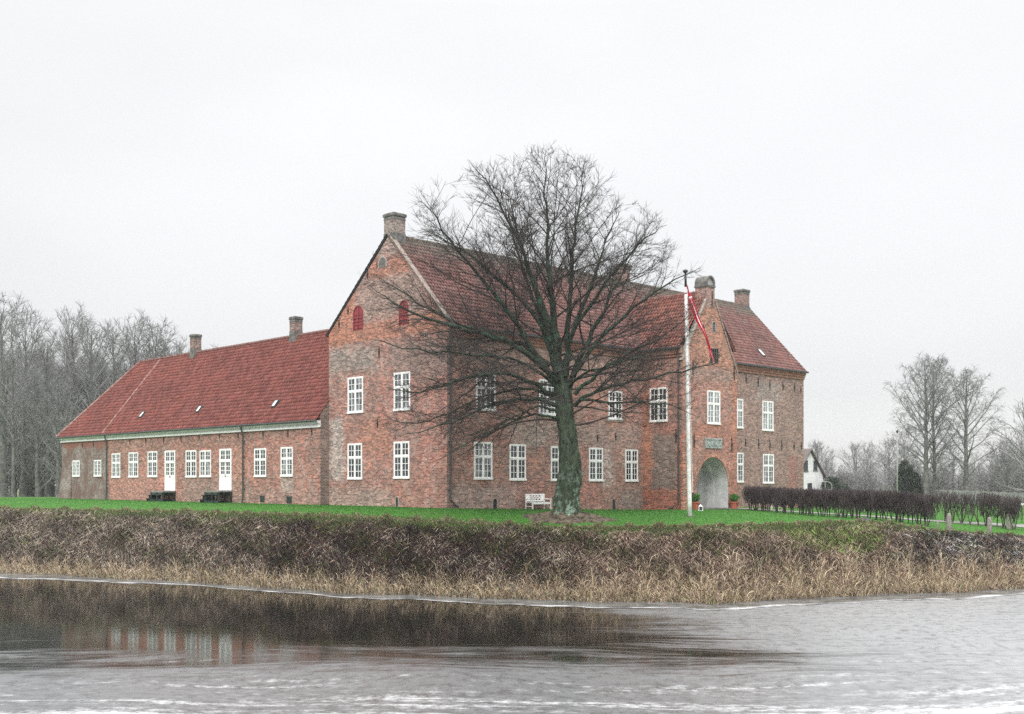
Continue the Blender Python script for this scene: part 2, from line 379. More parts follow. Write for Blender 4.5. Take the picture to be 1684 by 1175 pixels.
tag(grid_mesh('bank', K0, rows_bank, simple_noise_mat('damp_bank_soil', (.012, .009, .008), (.032, .025, .020), 1.2, .95, .6, bd=.1)), kind='structure')
tag(grid_mesh('lawn', K0, rows_lawn, lawn_mat(), lawn_col), kind='structure')
tag(grid_mesh('field', K0, rows_field, simple_noise_mat('winter_field', (.06, .09, .035), (.11, .13, .06), .08, .95, 0)), kind='structure')

# gravel path from the gateway past the hedge
def strip(name, pts, width, lift, material, n=60):
    P = np.array(pts); t = np.linspace(0, len(P)-1, n); cx = np.interp(t, range(len(P)), P[:, 0]); cyy = np.interp(t, range(len(P)), P[:, 1])
    tx = np.gradient(cx); ty = np.gradient(cyy); L = np.hypot(tx, ty); nx, ny = -ty/L, tx/L
    wd = np.interp(t, range(len(P)), P[:, 2])if P.shape[1] > 2 else np.full(n, width)
    V = []; m = 7
    for j in range(m):
        o = (j/(m-1)-.5)*wd*(1+.06*np.sin(np.arange(n)*1.7+j)); x = cx+nx*o; y = cyy+ny*o; V.append(np.stack([x, y, ground_z(x, y)+lift], -1))
    V = np.array(V).reshape(-1, 3); i = (np.arange(m-1)[:, None]*n+np.arange(n-1)[None, :]).ravel()
    return np_mesh(name, V, np.stack([i, i+1, i+n+1, i+n], -1), material, smooth=True)
tag(strip('path', [(.155*74.2, 74.2, 1.2), (.19*76, 76, 2.2), (.23*78.6, 78.6, 2.2), (.28*77, 77, 2.2), (.33*74, 74, 2.2), (.37*71.5, 71.5, 2.2), (.42*70, 70, 2.4), (.5*69.5, 69.5, 2.6), (.62*70, 70, 3)], 2.2, .03,
          simple_noise_mat('pale_gravel', (.17, .165, .15), (.28, .27, .25), 2.5, .95, .4), 160), kind='structure')

# frozen moat
def water_mat():
    m = mat('thin_wet_ice', (.02, .02, .02), .05, .5); g = G(m)
    tcn = g.n('ShaderNodeTexCoord'); v = tcn.outputs['Object']; sp = g.n('ShaderNodeSeparateXYZ'); g.l(v, sp.inputs[0])
    X, Y = sp.outputs[0], sp.outputs[1]
    wp = g.noise(g.scaled(v, (.05, .09, 1)), 1.0, 2, .5)
    cmb = g.n('ShaderNodeCombineXYZ'); g.l(X, cmb.inputs[0]); g.l(g.math('ADD', g.math('ADD', Y, g.math('MULTIPLY', wp, 9.0)), g.math('MULTIPLY', X, -.07)), cmb.inputs[1]); vw = cmb.outputs[0]
    st = g.noise(g.scaled(vw, (.06, .30, 1)), 1.0, 7, .68)         # long drifts of frost
    st2 = g.noise(g.scaled(vw, (.35, 2.6, 1)), 1.0, 5, .7)
    gr = g.noise(g.scaled(vw, (1.4, 1.5, 1)), 1.5, 5, .8)
    # the frost lies towards the near side and the right
    near = g.rng(Y, 42.0, 28.0, -.45, 1.05); rt = g.rng(g.math('ADD', X, g.math('MULTIPLY', g.math('SUBTRACT', Y, 44.), .12)), -2.5, 11.5, -.2, 1.0)
    lay = g.math('MAXIMUM', near, g.math('SUBTRACT', rt, .25))
    f = g.math('ADD', g.math('ADD', lay, g.math('MULTIPLY', g.math('SUBTRACT', st, .5), 1.9)), g.math('MULTIPLY', g.math('SUBTRACT', st2, .5), 1.3))
    frost = g.rng(f, .05, .60, 0, 1, True)
    frost = g.math('MULTIPLY', frost, g.rng(gr, .34, .52, .55, 1))
    white = g.math('MULTIPLY', g.rng(g.math('ADD', g.math('ADD', g.math('MULTIPLY', f, .25), g.math('ADD', g.math('ADD', g.rng(Y, 40., 27., -.34, .16), g.rng(X, 0., 16., -.04, .10)), g.math('MULTIPLY', g.math('SUBTRACT', g.noise(g.scaled(vw, (.07, .80, 1)), 1.0, 6, .68), .5), 2.2))), g.math('MULTIPLY', g.math('SUBTRACT', gr, .5), 1.35)), .30, .90, 0, 1, True), .9)
    col = g.mix(g.math('MULTIPLY', frost, .8), (.008, .008, .007), g.mix(g.rng(g.math('ADD', X, g.math('MULTIPLY', st2, 8.)), 8., 20.), (.175, .178, .182), (.34, .345, .35)))
    col = g.mix(white, col, (.68, .69, .70))
    g.l(col, g.b.inputs['Base Color'])
    g.l(g.math('ADD', g.math('MULTIPLY', frost, .28), g.rng(st2, .35, .7, .03, .10)), g.b.inputs['Roughness'])
    g.b.inputs['IOR'].default_value = 1.36
    h = g.math('ADD', g.math('MULTIPLY', gr, g.rng(frost, 0, 1, .12, 1)), g.math('MULTIPLY', st2, .8))
    g.bump(h, .15, .012); return m
xs = np.linspace(-160, 160, 60); ys = np.linspace(-25, 82, 40)
Vw = np.array([(x, y, WATER) for y in ys for x in xs]); i = (np.arange(39)[:, None]*60+np.arange(59)[None, :]).ravel()
tag(np_mesh('water', Vw, np.stack([i, i+1, i+61, i+60], -1), water_mat(), smooth=True), kind='structure')
# the shelf of grey ice along the bank and its white refrozen edge
def shore_strip(name, a, b, lift, material):
    K = np.linspace(-.8, .8, 700); yw = prof(K)[0]
    off_a = np.interp(K, _wk, a)+.05*np.sin(K*23); off_b = np.interp(K, _wk, b)+.12*np.sin(K*31+1)+.07*np.sin(K*77)+.05*np.sin(K*190)+.035*np.sin(K*410)
    V = []
    for t in (0, .5, 1):
        Y = yw-(off_a+(off_b-off_a)*t); V.append(np.stack([K*Y, Y, np.full_like(Y, WATER+lift)], -1))
    V = np.array(V).reshape(-1, 3); n = len(K); i = (np.arange(2)[:, None]*n+np.arange(n-1)[None, :]).ravel()
    return np_mesh(name, V, np.stack([i, i+1, i+n+1, i+n], -1), material, smooth=True)
shelf = np.array([3., 3.0, 1.7, 1.9, 2.1, 2.0, 2.6, 2.6, 2.4, 2.5]); shelf_m = simple_noise_mat('grey_shelf_ice', (.07, .07, .07), (.17, .175, .175), .9, .22, .1, spec=.5)
tag(shore_strip('ice_shelf', shelf*0-.4, shelf, .006, shelf_m), kind='structure')
tag(shore_strip('ice_edge', shelf, shelf+np.array([.9, .9, .45, .35, .4, .5, .6, .7, .8, .9]), .012, simple_noise_mat('white_refrozen_ice', (.10, .102, .105), (.58, .59, .60), .9, .3, .1, detail=7, lo=.38, hi=.62)), kind='structure')

# ------------------------------------------------------------------ the castle: planes
D1 = (-.703, .711); D2 = (.711, .703)
P0 = (-3.72, 62.3)
def add2(p, d, t): return (p[0]+d[0]*t, p[1]+d[1]*t)
nD1 = (.703, -.711); nD2 = (-.711, -.703)
GW, LW, TQ, TW, TU = 11.57, 39.0, 3.32, 6.43, 17.9
T0 = add2(P0, D2, TU); T1 = add2(T0, nD1, TQ)
C0 = add2(P0, D1, GW); W0 = add2(C0, nD2, .66)
FG = Face2(P0, D1, nD2); FL = Face2(P0, D2, nD1)
FTs = Face2(T0, nD1, nD2); FTf = Face2(T1, D2, nD1)
FW = Face2(W0, D1, nD2)
EAVE, RIDGE, RU = 10.71, 16.48, 5.42            # main roof: eave height, ridge height, ridge distance behind the long facade
TR = 14.6                                       # ridge of the gate tower

def patch(F, x0, x1, yt, yb, c, amt=.8, wob=.5, soft=.12):
    xm = (x0+x1)/2; us = sorted((F.u(x0), F.u(x1))); zs = sorted((F.z(xm, yb), F.z(xm, yt)))
    return (us[0], us[1], zs[0], zs[1], c, amt, wob, soft)
gab_mat = brick_mat('gable_brick', (RED, BROWN, GREY), patches=[
    (8.9, 12.2, 10.2, 13.6, ORANGE, .85, .5, .25), (-.5, 12.2, 10.25, 11.35, ORANGE, .85, .35, .06), (2.0, 8.6, 11.4, 14.2, (0.286, 0.221, 0.189), .75, 1.2, .3),
    (3.4, 7.4, 14.0, 15.0, ORANGE, .7, .5, .2), (4.4, 6.4, 15.3, 17, PALE, .6, .3, .1),
    patch(FG, 538, 620, 572, 612, (0.260, 0.234, 0.208), .8, 1.0, .3), patch(FG, 541, 566, 690, 790, (0.377, 0.364, 0.338), .75, .8, .2),
    patch(FG, 590, 640, 690, 750, (0.390, 0.156, 0.091), .5, 1.0, .2), patch(FG, 640, 735, 560, 620, (0.208, 0.156, 0.137), .7, 1.5, .4),
    patch(FG, 541, 640, 806, 840, PALE, .5, .8, .2)], seed=3, stain=.65)
long_mat = brick_mat('long_facade_brick', (RED, BROWN, GREY), patches=[
    patch(FL, 740, 1056, 556, 606, GREY, .4, 1.6, .4), patch(FL, 1000, 1016, 692, 728, ORANGE, .75, .4, .1),
    patch(FL, 870, 1056, 696, 735, (0.312, 0.260, 0.240), .5, 1.2, .3), patch(FL, 992, 1008, 735, 800, (0.429, 0.403, 0.384), .6, .8, .2),
    patch(FL, 840, 900, 690, 735, (0.325, 0.305, 0.286), .5, 1.2, .3), patch(FL, 745, 850, 800, 840, (0.403, 0.325, 0.305), .5, .8, .2),
    patch(FL, 1018, 1058, 806, 845, (0.221, 0.189, 0.176), .7, .7, .2), patch(FL, 870, 985, 785, 832, (0.338, 0.130, 0.104), .5, .8, .2),
    patch(FL, 1212, 1322, 590, 840, (0.260, 0.179, 0.159), .75, 1.4, .3), patch(FL, 1296, 1312, 750, 812, (0.273, 0.088, 0.072), .75, .5, .2),
    patch(FL, 1243, 1282, 630, 660, (0.286, 0.260, 0.247), .6, .9, .2)], seed=9, stain=.6)
FLr = FL
side_mat = brick_mat('tower_side_brick', (BROWN, RED, DARKB), patches=[
    patch(FTs, 1054, 1073, 636, 850, ORANGE, .85, .25, .08), patch(FTs, 1054, 1124, 806, 850, (0.338, 0.104, 0.068), .85, .4, .1),
    patch(FTs, 1074, 1112, 716, 804, (0.189, 0.153, 0.133), .85, .5, .15), patch(FTs, 1058, 1124, 575, 620, (0.260, 0.117, 0.081), .6, .8, .2),
    patch(FTs, 1119, 1124, 716, 840, (0.468, 0.117, 0.078), .8, .1, .05)], seed=14)
front_mat = brick_mat('gate_front_brick', (RED, (.33, .17, .13), GREY), patches=[
    patch(FTf, 1100, 1240, 440, 604, (0.390, 0.176, 0.111), .85, .7, .2), patch(FTf, 1142, 1212, 696, 722, (0.403, 0.156, 0.101), .75, .4, .15),
    patch(FTf, 1203, 1214, 590, 850, (0.403, 0.156, 0.094), .8, .25, .08), patch(FTf, 1120, 1128, 716, 850, (0.468, 0.130, 0.085), .8, .15, .05),
    patch(FTf, 1130, 1210, 606, 625, (0.273, 0.215, 0.182), .5, .7, .2), patch(FTf, 1188, 1214, 700, 830, (0.390, 0.156, 0.101), .5, .5, .2)], seed=21)
M['shaft'] = brick_mat('chimney_brick', ((.27, .15, .13), (.24, .15, .13), (.25, .23, .21)), seed=5)
M['surround'] = brick_mat('arch_brick', (ORANGE, (.37, .16, .10), PALE), seed=6)
M['cornice'] = simple_noise_mat('moulded_brick_cornice', (.22, .10, .08), (.36, .19, .14), 4, .9, .3)

manor = thing('manor_house', (P0[0], P0[1], 0), 'tall red brick castle with tiled roof and arched gate tower behind the big bare tree', 'castle')
low = thing('low_wing', (W0[0], W0[1], 0), 'low single storey brick wing with long red tiled roof and white cornice', 'building')

def fpoly(mb, F, pts, n=0, m=0, flip=False):
    q = [F.p(u, n, z) for u, z in pts]; uv = [(u, z) for u, z in pts]
    if flip: q = q[::-1]; uv = uv[::-1]
    mb.face(q, m, uv)
# main block walls
mb = MB(); ZB = -2.2
lez = 11.04
fpoly(mb, FG, [(0, ZB), (GW, ZB), (GW, lez), (RU, RIDGE-.12), (0, EAVE)], m=0)
fpoly(mb, FL, [(0, ZB), (LW, ZB), (LW, EAVE-.02), (0, EAVE-.02)], m=1)
Pr = add2(P0, D2, LW); FR = Face2(Pr, D1, D2)
fpoly(mb, FR, [(0, ZB), (GW, ZB), (GW, lez), (RU, RIDGE-.12), (0, EAVE)], m=1)
FB = Face2(C0, D2, D1); fpoly(mb, FB, [(0, ZB), (LW, ZB), (LW, lez-.02), (0, lez-.02)], m=1)
mb.build('wall', [gab_mat, long_mat], manor, uvs=True)

# gate tower walls, with the archway as a real opening in the front
ax0, ax1 = FTf.u(1146.3), FTf.u(1197.4); ac = (ax0+ax1)/2; ar = (ax1-ax0)/2; atop = FTf.z(1172, 752); asp = atop-ar*1.08; abot = -.75
KL, KR = 9.55, 8.95
apex = TW/2
mb = MB(); N_A = 24
arc = [(ac-ar*cos(pi*i/N_A), asp+(atop-asp)*sin(pi*i/N_A)) for i in range(N_A+1)]
fpoly(mb, FTf, [(0, ZB), (ax0, ZB), (ax0, asp), (0, asp)], m=0); fpoly(mb, FTf, [(ax1, ZB), (TW, ZB), (TW, asp), (ax1, asp)], m=0)
topz = atop+.25
edge = [(0, asp)]+[(x, topz) for x, _ in arc[1:-1]]+[(TW, asp)]
for i in range(N_A):
    a, b = arc[i], arc[i+1]
    if i == 0: fpoly(mb, FTf, [(0, asp), a, b, (b[0], topz), (0, topz)])
    elif i == N_A-1: fpoly(mb, FTf, [a, b, (TW, asp), (TW, topz), (a[0], topz)])
    else: fpoly(mb, FTf, [a, b, (b[0], topz), (a[0], topz)])
SH = .46            # half width of the chimney shaft that the gable runs into
fpoly(mb, FTf, [(0, topz), (TW, topz), (TW, KR), (TW-.10, KR+.25), (apex+SH, 13.95), (apex-SH, 13.95), (0.1, KL+.1), (0, KL)])
fpoly(mb, FTf, [(ax0, ZB), (ax1, ZB), (ax1, abot), (ax0, abot)])
fpoly(mb, FTs, [(0, ZB), (TQ, ZB), (TQ, EAVE-.1), (0, EAVE-.1)], m=1)
FTr = Face2(add2(T1, D2, TW), D1, D2); fpoly(mb, FTr, [(0, ZB), (TQ, ZB), (TQ, EAVE-.1), (0, EAVE-.6)], m=1)
mb.build('tower_wall', [front_mat, side_mat], manor, uvs=True)
# archway reveal
DEP = 1.15
mb = MB()
ring = [(ax0, abot)]+arc+[(ax1, abot)]
for i in range(len(ring)-1):
    a, b = ring[i], ring[i+1]
    fl = 1.0; ins = .0
    mb.face([FTf.p(a[0], 0, a[1]), FTf.p(b[0], 0, b[1]), FTf.p(b[0], -DEP, b[1]), FTf.p(a[0], -DEP, a[1])], 0)
sc = .90
ring2 = [(ac+(x-ac)*sc, z if z <= asp else asp+(z-asp)*sc) for x, z in ring]
for i in range(len(ring)-1):      # inner order of the arch
    a, b, c, d = ring[i], ring[i+1], ring2[i+1], ring2[i]
    mb.face([FTf.p(a[0], -DEP, a[1]), FTf.p(b[0], -DEP, b[1]), FTf.p(c[0], -DEP, c[1]), FTf.p(d[0], -DEP, d[1])], 0)
    mb.face([FTf.p(d[0], -DEP, d[1]), FTf.p(c[0], -DEP, c[1]), FTf.p(c[0], -DEP-.5, c[1]), FTf.p(d[0], -DEP-.5, d[1])], 0)
mb.build('archway_reveal', M['plaster2'], manor)
mb = MB(); mb.fbox(FTf, ax0-.1, ax1+.1, -DEP-.62, -DEP-.5, abot, atop+.1)
gate = mb.build('gate_panel', M['plaster'], manor)
mb = MB(); mb.fbox(FTf, ax0-.3, ax1+.3, -DEP-.5, .35, abot-.2, gz(*FTf.p(ac, .3, 0)[:2])+.06)
mb.build('threshold', M['cement'], manor)
mb = MB()
for i in range(N_A):          # brick ring over the arch
    a, b = arc[i], arc[i+1]; f = lambda p, s: (ac+(p[0]-ac)*s, asp+(p[1]-asp)*s)
    q = [a, b, f(b, 1.17), f(a, 1.17)]
    uvq = [(i*.2, 0), (i*.2+.2, 0), (i*.2+.2, .26), (i*.2, .26)]
    mb.face([FTf.p(u, .03, z) for u, z in q], 0, uvq)
    mb.face([FTf.p(q[3][0], .03, q[3][1]), FTf.p(q[2][0], .03, q[2][1]), FTf.p(q[2][0], -.01, q[2][1]), FTf.p(q[3][0], -.01, q[3][1])], 0, uvq)
    mb.face([FTf.p(a[0], -.02, a[1]), FTf.p(b[0], -.02, b[1]), FTf.p(b[0], .03, b[1]), FTf.p(a[0], .03, a[1])], 0, uvq)
mb.build('arch_surround', M['surround'], manor, uvs=True)

# pantile roofs: every tile row is modelled
def tile_roof(name, O, U, V, Lu, Lv, parent, material, cmin=None, cmax=None, tw=.24, th=.35, seed=1):
    O = np.array(O, float); U = np.array(U, float); V = np.array(V, float); U /= np.linalg.norm(U); V /= np.linalg.norm(V)
    Nn = np.cross(U, V); Nn = Nn/np.linalg.norm(Nn)
    if Nn[2] < 0: Nn = -Nn
    spt = 6; nu = int(round(Lu/tw))*spt+1; nc = int(round(Lv/th))
    u = np.linspace(0, Lu, nu); ph = (np.arange(nu) % spt)/spt; tid = np.arange(nu)//spt
    wave = .045*(np.sin(2*pi*ph)+.35*np.sin(4*pi*ph+.6)); rng = np.random.default_rng(seed)
    Vs, cols, uvs, Fs = [], [], [], []; base = 0
    sag = -.05*np.sin(u/Lu*pi)+.015*np.sin(u*.7+seed)+.01*np.sin(u*1.9)
    for c in range(nc):
        v0, v1 = c*Lv/nc, (c+1)*Lv/nc
        rnd = rng.random(nu//spt+2)[tid]
        jit = rng.normal(0, .006, nu//spt+2)[tid]
        for r, (vv, lift) in enumerate(((v0-.02, -.012), (v0-.02, .042), (v1+.02, .0))):
            uu = u.copy()
            if cmin is not None: uu = np.maximum(uu, cmin(vv))
            if cmax is not None: uu = np.minimum(uu, cmax(vv))
            h = wave+lift+sag*sin(pi*min(max(vv/Lv, 0), 1))+jit
            Vs.append(O+np.outer(uu, U)+V*vv+np.outer(h, Nn))
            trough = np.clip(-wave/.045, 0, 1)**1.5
            cc = np.zeros((nu, 3)); cc[:, 0] = rnd; cc[:, 1] = trough*(1 if r else .6)+(.7 if r == 0 else 0)  # painted shade mask: troughs, plus the shadow below each course's lip
            cols.append(cc); uvs.append(np.stack([uu, np.full(nu, vv)], -1))
        i = (np.arange(2)[:, None]*nu+np.arange(nu-1)[None, :]).ravel()+base
        Fs.append(np.stack([i, i+1, i+nu+1, i+nu], -1)); base += 3*nu
    Vs = np.concatenate(Vs); Fs = np.concatenate(Fs)
    # drop collapsed quads at the clipped ends
    q = Vs[Fs]; keep = (np.linalg.norm(q[:, 0]-q[:, 1], axis=1)+np.linalg.norm(q[:, 2]-q[:, 3], axis=1)) > 1e-4
    return np_mesh(name, Vs, Fs[keep], material, parent, col=np.concatenate(cols), uv=np.concatenate(uvs), smooth=False)
def v3(p, z): return np.array([p[0], p[1], z], float)
def slope_vec(d, run, rise): v = np.array([d[0]*run, d[1]*run, rise], float); return v/np.linalg.norm(v)
OV = .30
rise = RIDGE-EAVE; m1 = rise/RU
O = v3(add2(add2(P0, nD1, OV), nD2, .12), EAVE-OV*m1+.06)
Lv = sqrt((RU+OV)**2+(m1*(RU+OV))**2)
tile_roof('roof', O, (*D2, 0), slope_vec(D1, RU, rise), LW+.24, Lv, manor, M['roof_main'], seed=2)
rise2 = RIDGE-lez; run2 = GW-RU
O = v3(add2(add2(P0, D1, GW+.2), nD2, .12), lez-.2*rise2/run2+.06)
tile_roof('rear_roof', O, (*D2, 0), slope_vec(nD1, run2, rise2), LW+.24, sqrt((run2+.2)**2+((run2+.2)*rise2/run2)**2), manor, M['roof_main'], seed=3)
# tower roof, two planes running back into the main roof
m2 = (TR-EAVE)/apex; back = (TR-EAVE)/m1
for side in (0, 1):
    dv, dn = (D2, nD2) if side == 0 else (nD2, D2)
    st = add2(T1, D2, 0 if side == 0 else TW)
    O = v3(add2(add2(st, dn, OV if side == 0 else .05), nD1, -.12), EAVE-(OV if side == 0 else .05)*m2+.05)
    ru = apex+(OV if side == 0 else .05); L = TQ+back
    sv = slope_vec(dv, apex, TR-EAVE)
    cmax = lambda vv, sv=sv, z0=EAVE: TQ-.12+max(0, (O[2]+sv[2]*vv-z0))/m1+.25
    tile_roof('tower_roof', O, (*D1, 0), sv, L, sqrt(ru*ru+(ru*m2)**2), manor, M['roof_tower'], cmax=cmax, seed=5+side)
# ridges
def ridge(name, a, b, r, material, parent, n=60):
    mb = MB(); A = np.array(a); B = np.array(b); L = np.linalg.norm(B-A); k = max(2, int(L/.42)); rnd = random.Random(3)
    for i in range(k):
        p = A+(B-A)*i/k; q = A+(B-A)*(i+1.12)/k
        mb.tube([tuple(p), tuple(q)], [r*1.1*rnd.uniform(.95, 1.05), r*.9], 8)
    return mb.build(name, material, parent, smooth=False)
Rr = add2(P0, D1, RU)
ridge('ridge_tiles', v3(add2(Rr, D2, .1), RIDGE-.0), v3(add2(Rr, D2, LW+.1), RIDGE-.0), .15, M['ridge'], manor)
Ta = add2(T1, D2, apex)
ridge('tower_ridge_tiles', v3(add2(Ta, D1, .5), TR+.0), v3(add2(Ta, D1, TQ+back), TR+.0), .12, M['ridge_red'], manor)
# verges (mortared gable edges)
def bar(mb, a, b, w_, h_, F, m=0):      # a flat bar in the plane F from (u,z) a to b, standing from n=-w_ to n=+.06
    dx, dz = b[0]-a[0], b[1]-a[1]; L = sqrt(dx*dx+dz*dz); px_, pz = -dz/L*h_, dx/L*h_
    q = [a, b, (b[0]+px_, b[1]+pz), (a[0]+px_, a[1]+pz)]
    lo = [F.p(u, .06, z) for u, z in q]; hi = [F.p(u, -w_, z) for u, z in q]
    mb.hexa(lo+hi, m)
mb = MB(); bar(mb, (-.05, EAVE-.05), (RU, RIDGE-.02), .25, .15, FG); mb.build('verge', M['verge'], manor)
mb = MB(); bar(mb, (RU, RIDGE-.02), (GW+.1, lez-.08), .25, .14, FG); mb.build('verge', M['gutter'], manor)
mb = MB(); bar(mb, (apex+SH, 13.95), (TW-.08, KR+.30), .30, .11, FTf); bar(mb, (TW-.10, KR+.30), (TW+.02, KR-.02), .30, .09, FTf); mb.build('verge', M['verge'], manor)
mb = MB(); bar(mb, (-.02, KL), (apex-SH, 13.95), .30, .11, FTf); mb.build('verge', M['verge'], manor)
# cornices and gutters
mb = MB()
for u0, u1 in ((0.0, TU), (TU+TW, LW)):
    mb.fbox(FL, u0, u1, .002, .10, 9.86, 10.05); mb.fbox(FL, u0, u1, .002, .17, 10.05, 10.22); mb.fbox(FL, u0, u1, .002, .24, 10.22, 10.40)
mb.fbox(FTs, .17, TQ, .003, .10, 9.86, 10.05); mb.fbox(FTs, .24, TQ, .003, .20, 10.05, 10.36)
mb.build('cornice', M['cornice'], manor)
mb = MB()
for u0, u1 in ((-.1, TU-.1), (TU+TW, LW+.12)):
    mb.fbox(FL, u0, u1, .26, .42, 10.38, 10.50)
mb.fbox(FTs, -.1, TQ+.02, .24, .40, 10.38, 10.50)
mb.build('gutter', M['gutter'], manor)

# chimneys
def chimney(parent, u, F_origin, half, z0, ztop, capk=1):
    c = F_origin; mb = MB(); ax, ay = D1, D2
    def sq(h, z): return [(c[0]+sx_*h*ax[0]+sy_*h*ay[0], c[1]+sx_*h*ax[1]+sy_*h*ay[1], z) for sx_, sy_ in ((-1, -1), (1, -1), (1, 1), (-1, 1))]
    def ring_uv(a, b, za, zb, hw):
        A, B = sq(a, za), sq(b, zb)
        for i in range(4):
            j = (i+1) % 4; mb.face([A[i], A[j], B[j], B[i]], 0, [(0, za), (2*hw, za), (2*hw, zb), (0, zb)])
    ring_uv(half, half, z0, ztop-.42, half)
    o = mb.build('chimney', M['shaft'], parent, uvs=True)
    mb = MB()
    lv = [(half*1.05, ztop-.42), (half*1.05, ztop-.34), (half*1.01, ztop-.34), (half*1.01, ztop-.26), (half*1.14, ztop-.20), (half*1.14, ztop-.06), (half*.95, ztop)]
    for i in range(len(lv)-1):
        A, B = sq(*lv[i]), sq(*lv[i+1])
        for k in range(4): mb.face([A[k], A[(k+1) % 4], B[(k+1) % 4], B[k]])
    mb.face(sq(half*.95, ztop)); mb.face([*sq(half*1.05, ztop-.42)][::-1])
    mb.build('chimney_cap', M['cement'], o)
    # lead and mortar flashing at the roof
    mb = MB(); A, B = sq(half*1.12, z0+.3), sq(half*1.04, z0+1.12)
    for k in range(4): mb.face([A[k], A[(k+1) % 4], B[(k+1) % 4], B[k]])
    mb.build('flashing', M['cement'], o)
    return o
M['shaft_pale'] = brick_mat('pale_chimney_brick', ((.25, .20, .18), (.24, .20, .18), (.27, .26, .25)), seed=8)
c = chimney(manor, 0, add2(Rr, D2, .52), .46, 15.5, 17.85); c.data.materials[0] = M['shaft_pale']
chimney(manor, 0, add2(Rr, D2, 22.2), .42, 15.3, 17.8)
chimney(manor, 0, add2(Rr, D2, LW-.8), .45, 15.3, 17.85)
# gate tower chimney with a half round cap
mb = MB(); dch = .95
for (F_, u0, u1, n) in ((FTf, apex-SH, apex+SH, .0),):
    z0, z1 = 13.4, 14.85
    for q, uvw in (([FTf.p(u0, .01, z0), FTf.p(u1, .01, z0), FTf.p(u1, .01, z1), FTf.p(u0, .01, z1)], 2*SH), ([FTf.p(u0, -dch, z0), FTf.p(u0, .01, z0), FTf.p(u0, .01, z1), FTf.p(u0, -dch, z1)], dch),
                   ([FTf.p(u1, .01, z0), FTf.p(u1, -dch, z0), FTf.p(u1, -dch, z1), FTf.p(u1, .01, z1)], dch), ([FTf.p(u1, -dch, z0), FTf.p(u0, -dch, z0), FTf.p(u0, -dch, z1), FTf.p(u1, -dch, z1)], 2*SH)):
        mb.face(q, 0, [(0, z0), (uvw, z0), (uvw, z1), (0, z1)])
tch = mb.build('chimney', M['shaft'], manor, uvs=True)
mb = MB(); e = .055; u0, u1 = apex-SH-e, apex+SH+e; zc = 14.85
mb.fbox(FTf, u0, u1, -dch-e, .01+e, zc, zc+.13)
rr = (u1-u0)/2-.02; prev = None
pts_ = [(apex-rr, zc+.13)]+[(apex-rr*cos(pi*i/16), zc+.30+rr*1.0*sin(pi*i/16)) for i in range(17)]+[(apex+rr, zc+.13)]
inn = [(apex+(u-apex)*.78, zc+.13+(z-zc-.13)*.80) for u, z in pts_]
n0, n1 = -dch-e+.03, e-.01
for i in range(len(pts_)-1):
    a, b, c_, d_ = pts_[i], pts_[i+1], inn[i+1], inn[i]
    mb.face([FTf.p(a[0], n1, a[1]), FTf.p(b[0], n1, b[1]), FTf.p(b[0], n0, b[1]), FTf.p(a[0], n0, a[1])])
    for nn in (n1, n0): mb.face([FTf.p(a[0], nn, a[1]), FTf.p(b[0], nn, b[1]), FTf.p(c_[0], nn, c_[1]), FTf.p(d_[0], nn, d_[1])])
    mb.face([FTf.p(d_[0], n1, d_[1]), FTf.p(c_[0], n1, c_[1]), FTf.p(c_[0], n1-.15, c_[1]), FTf.p(d_[0], n1-.15, d_[1])])
mb.build('chimney_cap', M['cement'], tch)
mb = MB(); mb.face([FTf.p(u, n1-.14, z) for u, z in inn]); mb.face([FTf.p(u, n0+.1, z) for u, z in inn][::-1]); mb.build('cap_infill', M['plaster'], tch)
mb = MB()
mb.fbox(FTf, apex+.12, apex+.20, .012, .03, 13.5, 14.6)
mb.build('flue_slot', M['dark'], tch)

# ------------------------------------------------------------------ windows, doors and small openings
def window(F, x0, x1, yt, yb, parent, top=2, bot=3, glass='pane_mid', across=2, split=.40, name='window', depth=.045):
    ua, ub = sorted((F.u(x0), F.u(x1))); xm = (x0+x1)/2; zt, zb = F.z(xm, yt), F.z(xm, yb)
    fr, mul, bar_ = .075, .10, .032
    mb = MB(); n0, n1 = -.01, depth
    mb.fbox(F, ua, ua+fr, n0, n1, zb, zt); mb.fbox(F, ub-fr, ub, n0, n1, zb, zt)
    mb.fbox(F, ua+fr, ub-fr, n0, n1, zt-fr, zt); mb.fbox(F, ua-.03, ub+.03, n0, n1+.03, zb-.04, zb+fr)
    um = (ua+ub)/2; mb.fbox(F, um-mul/2, um+mul/2, n0, n1+.004, zb+fr, zt-fr)
    rows = []
    if bot and top:
        zs = zt-(zt-zb)*split
        mb.fbox(F, ua+fr, ub-fr, n0, n1+.008, zs-mul/2, zs+mul/2)
        rows = [(zb+fr, zs-mul/2, bot), (zs+mul/2, zt-fr, top)]
    else: rows = [(zb+fr, zt-fr, top or bot)]
    for a, b in ((ua+fr, um-mul/2), (um+mul/2, ub-fr)):
        for za, zb2, n in rows:
            # casement rim
            mb.fbox(F, a, a+.035, n0, n1-.008, za, zb2); mb.fbox(F, b-.035, b, n0, n1-.008, za, zb2)
            mb.fbox(F, a+.035, b-.035, n0, n1-.008, za, za+.04); mb.fbox(F, a+.035, b-.035, n0, n1-.008, zb2-.04, zb2)
            for k in range(1, across):
                uu = a+(b-a)*k/across; mb.fbox(F, uu-bar_/2, uu+bar_/2, n0, n1-.012, za+.04, zb2-.04)
            for k in range(1, n):
                zz = za+(zb2-za)*k/n; mb.fbox(F, a+.035, b-.035, n0, n1-.016, zz-bar_/2, zz+bar_/2)
    o = mb.build(name, M['white'], parent)
    mb = MB(); mb.fbox(F, ua+fr, ub-fr, -.02, .008, zb+fr, zt-fr); mb.build('pane', M[glass], o)
    # weathered brick sill and flat arch
    return o
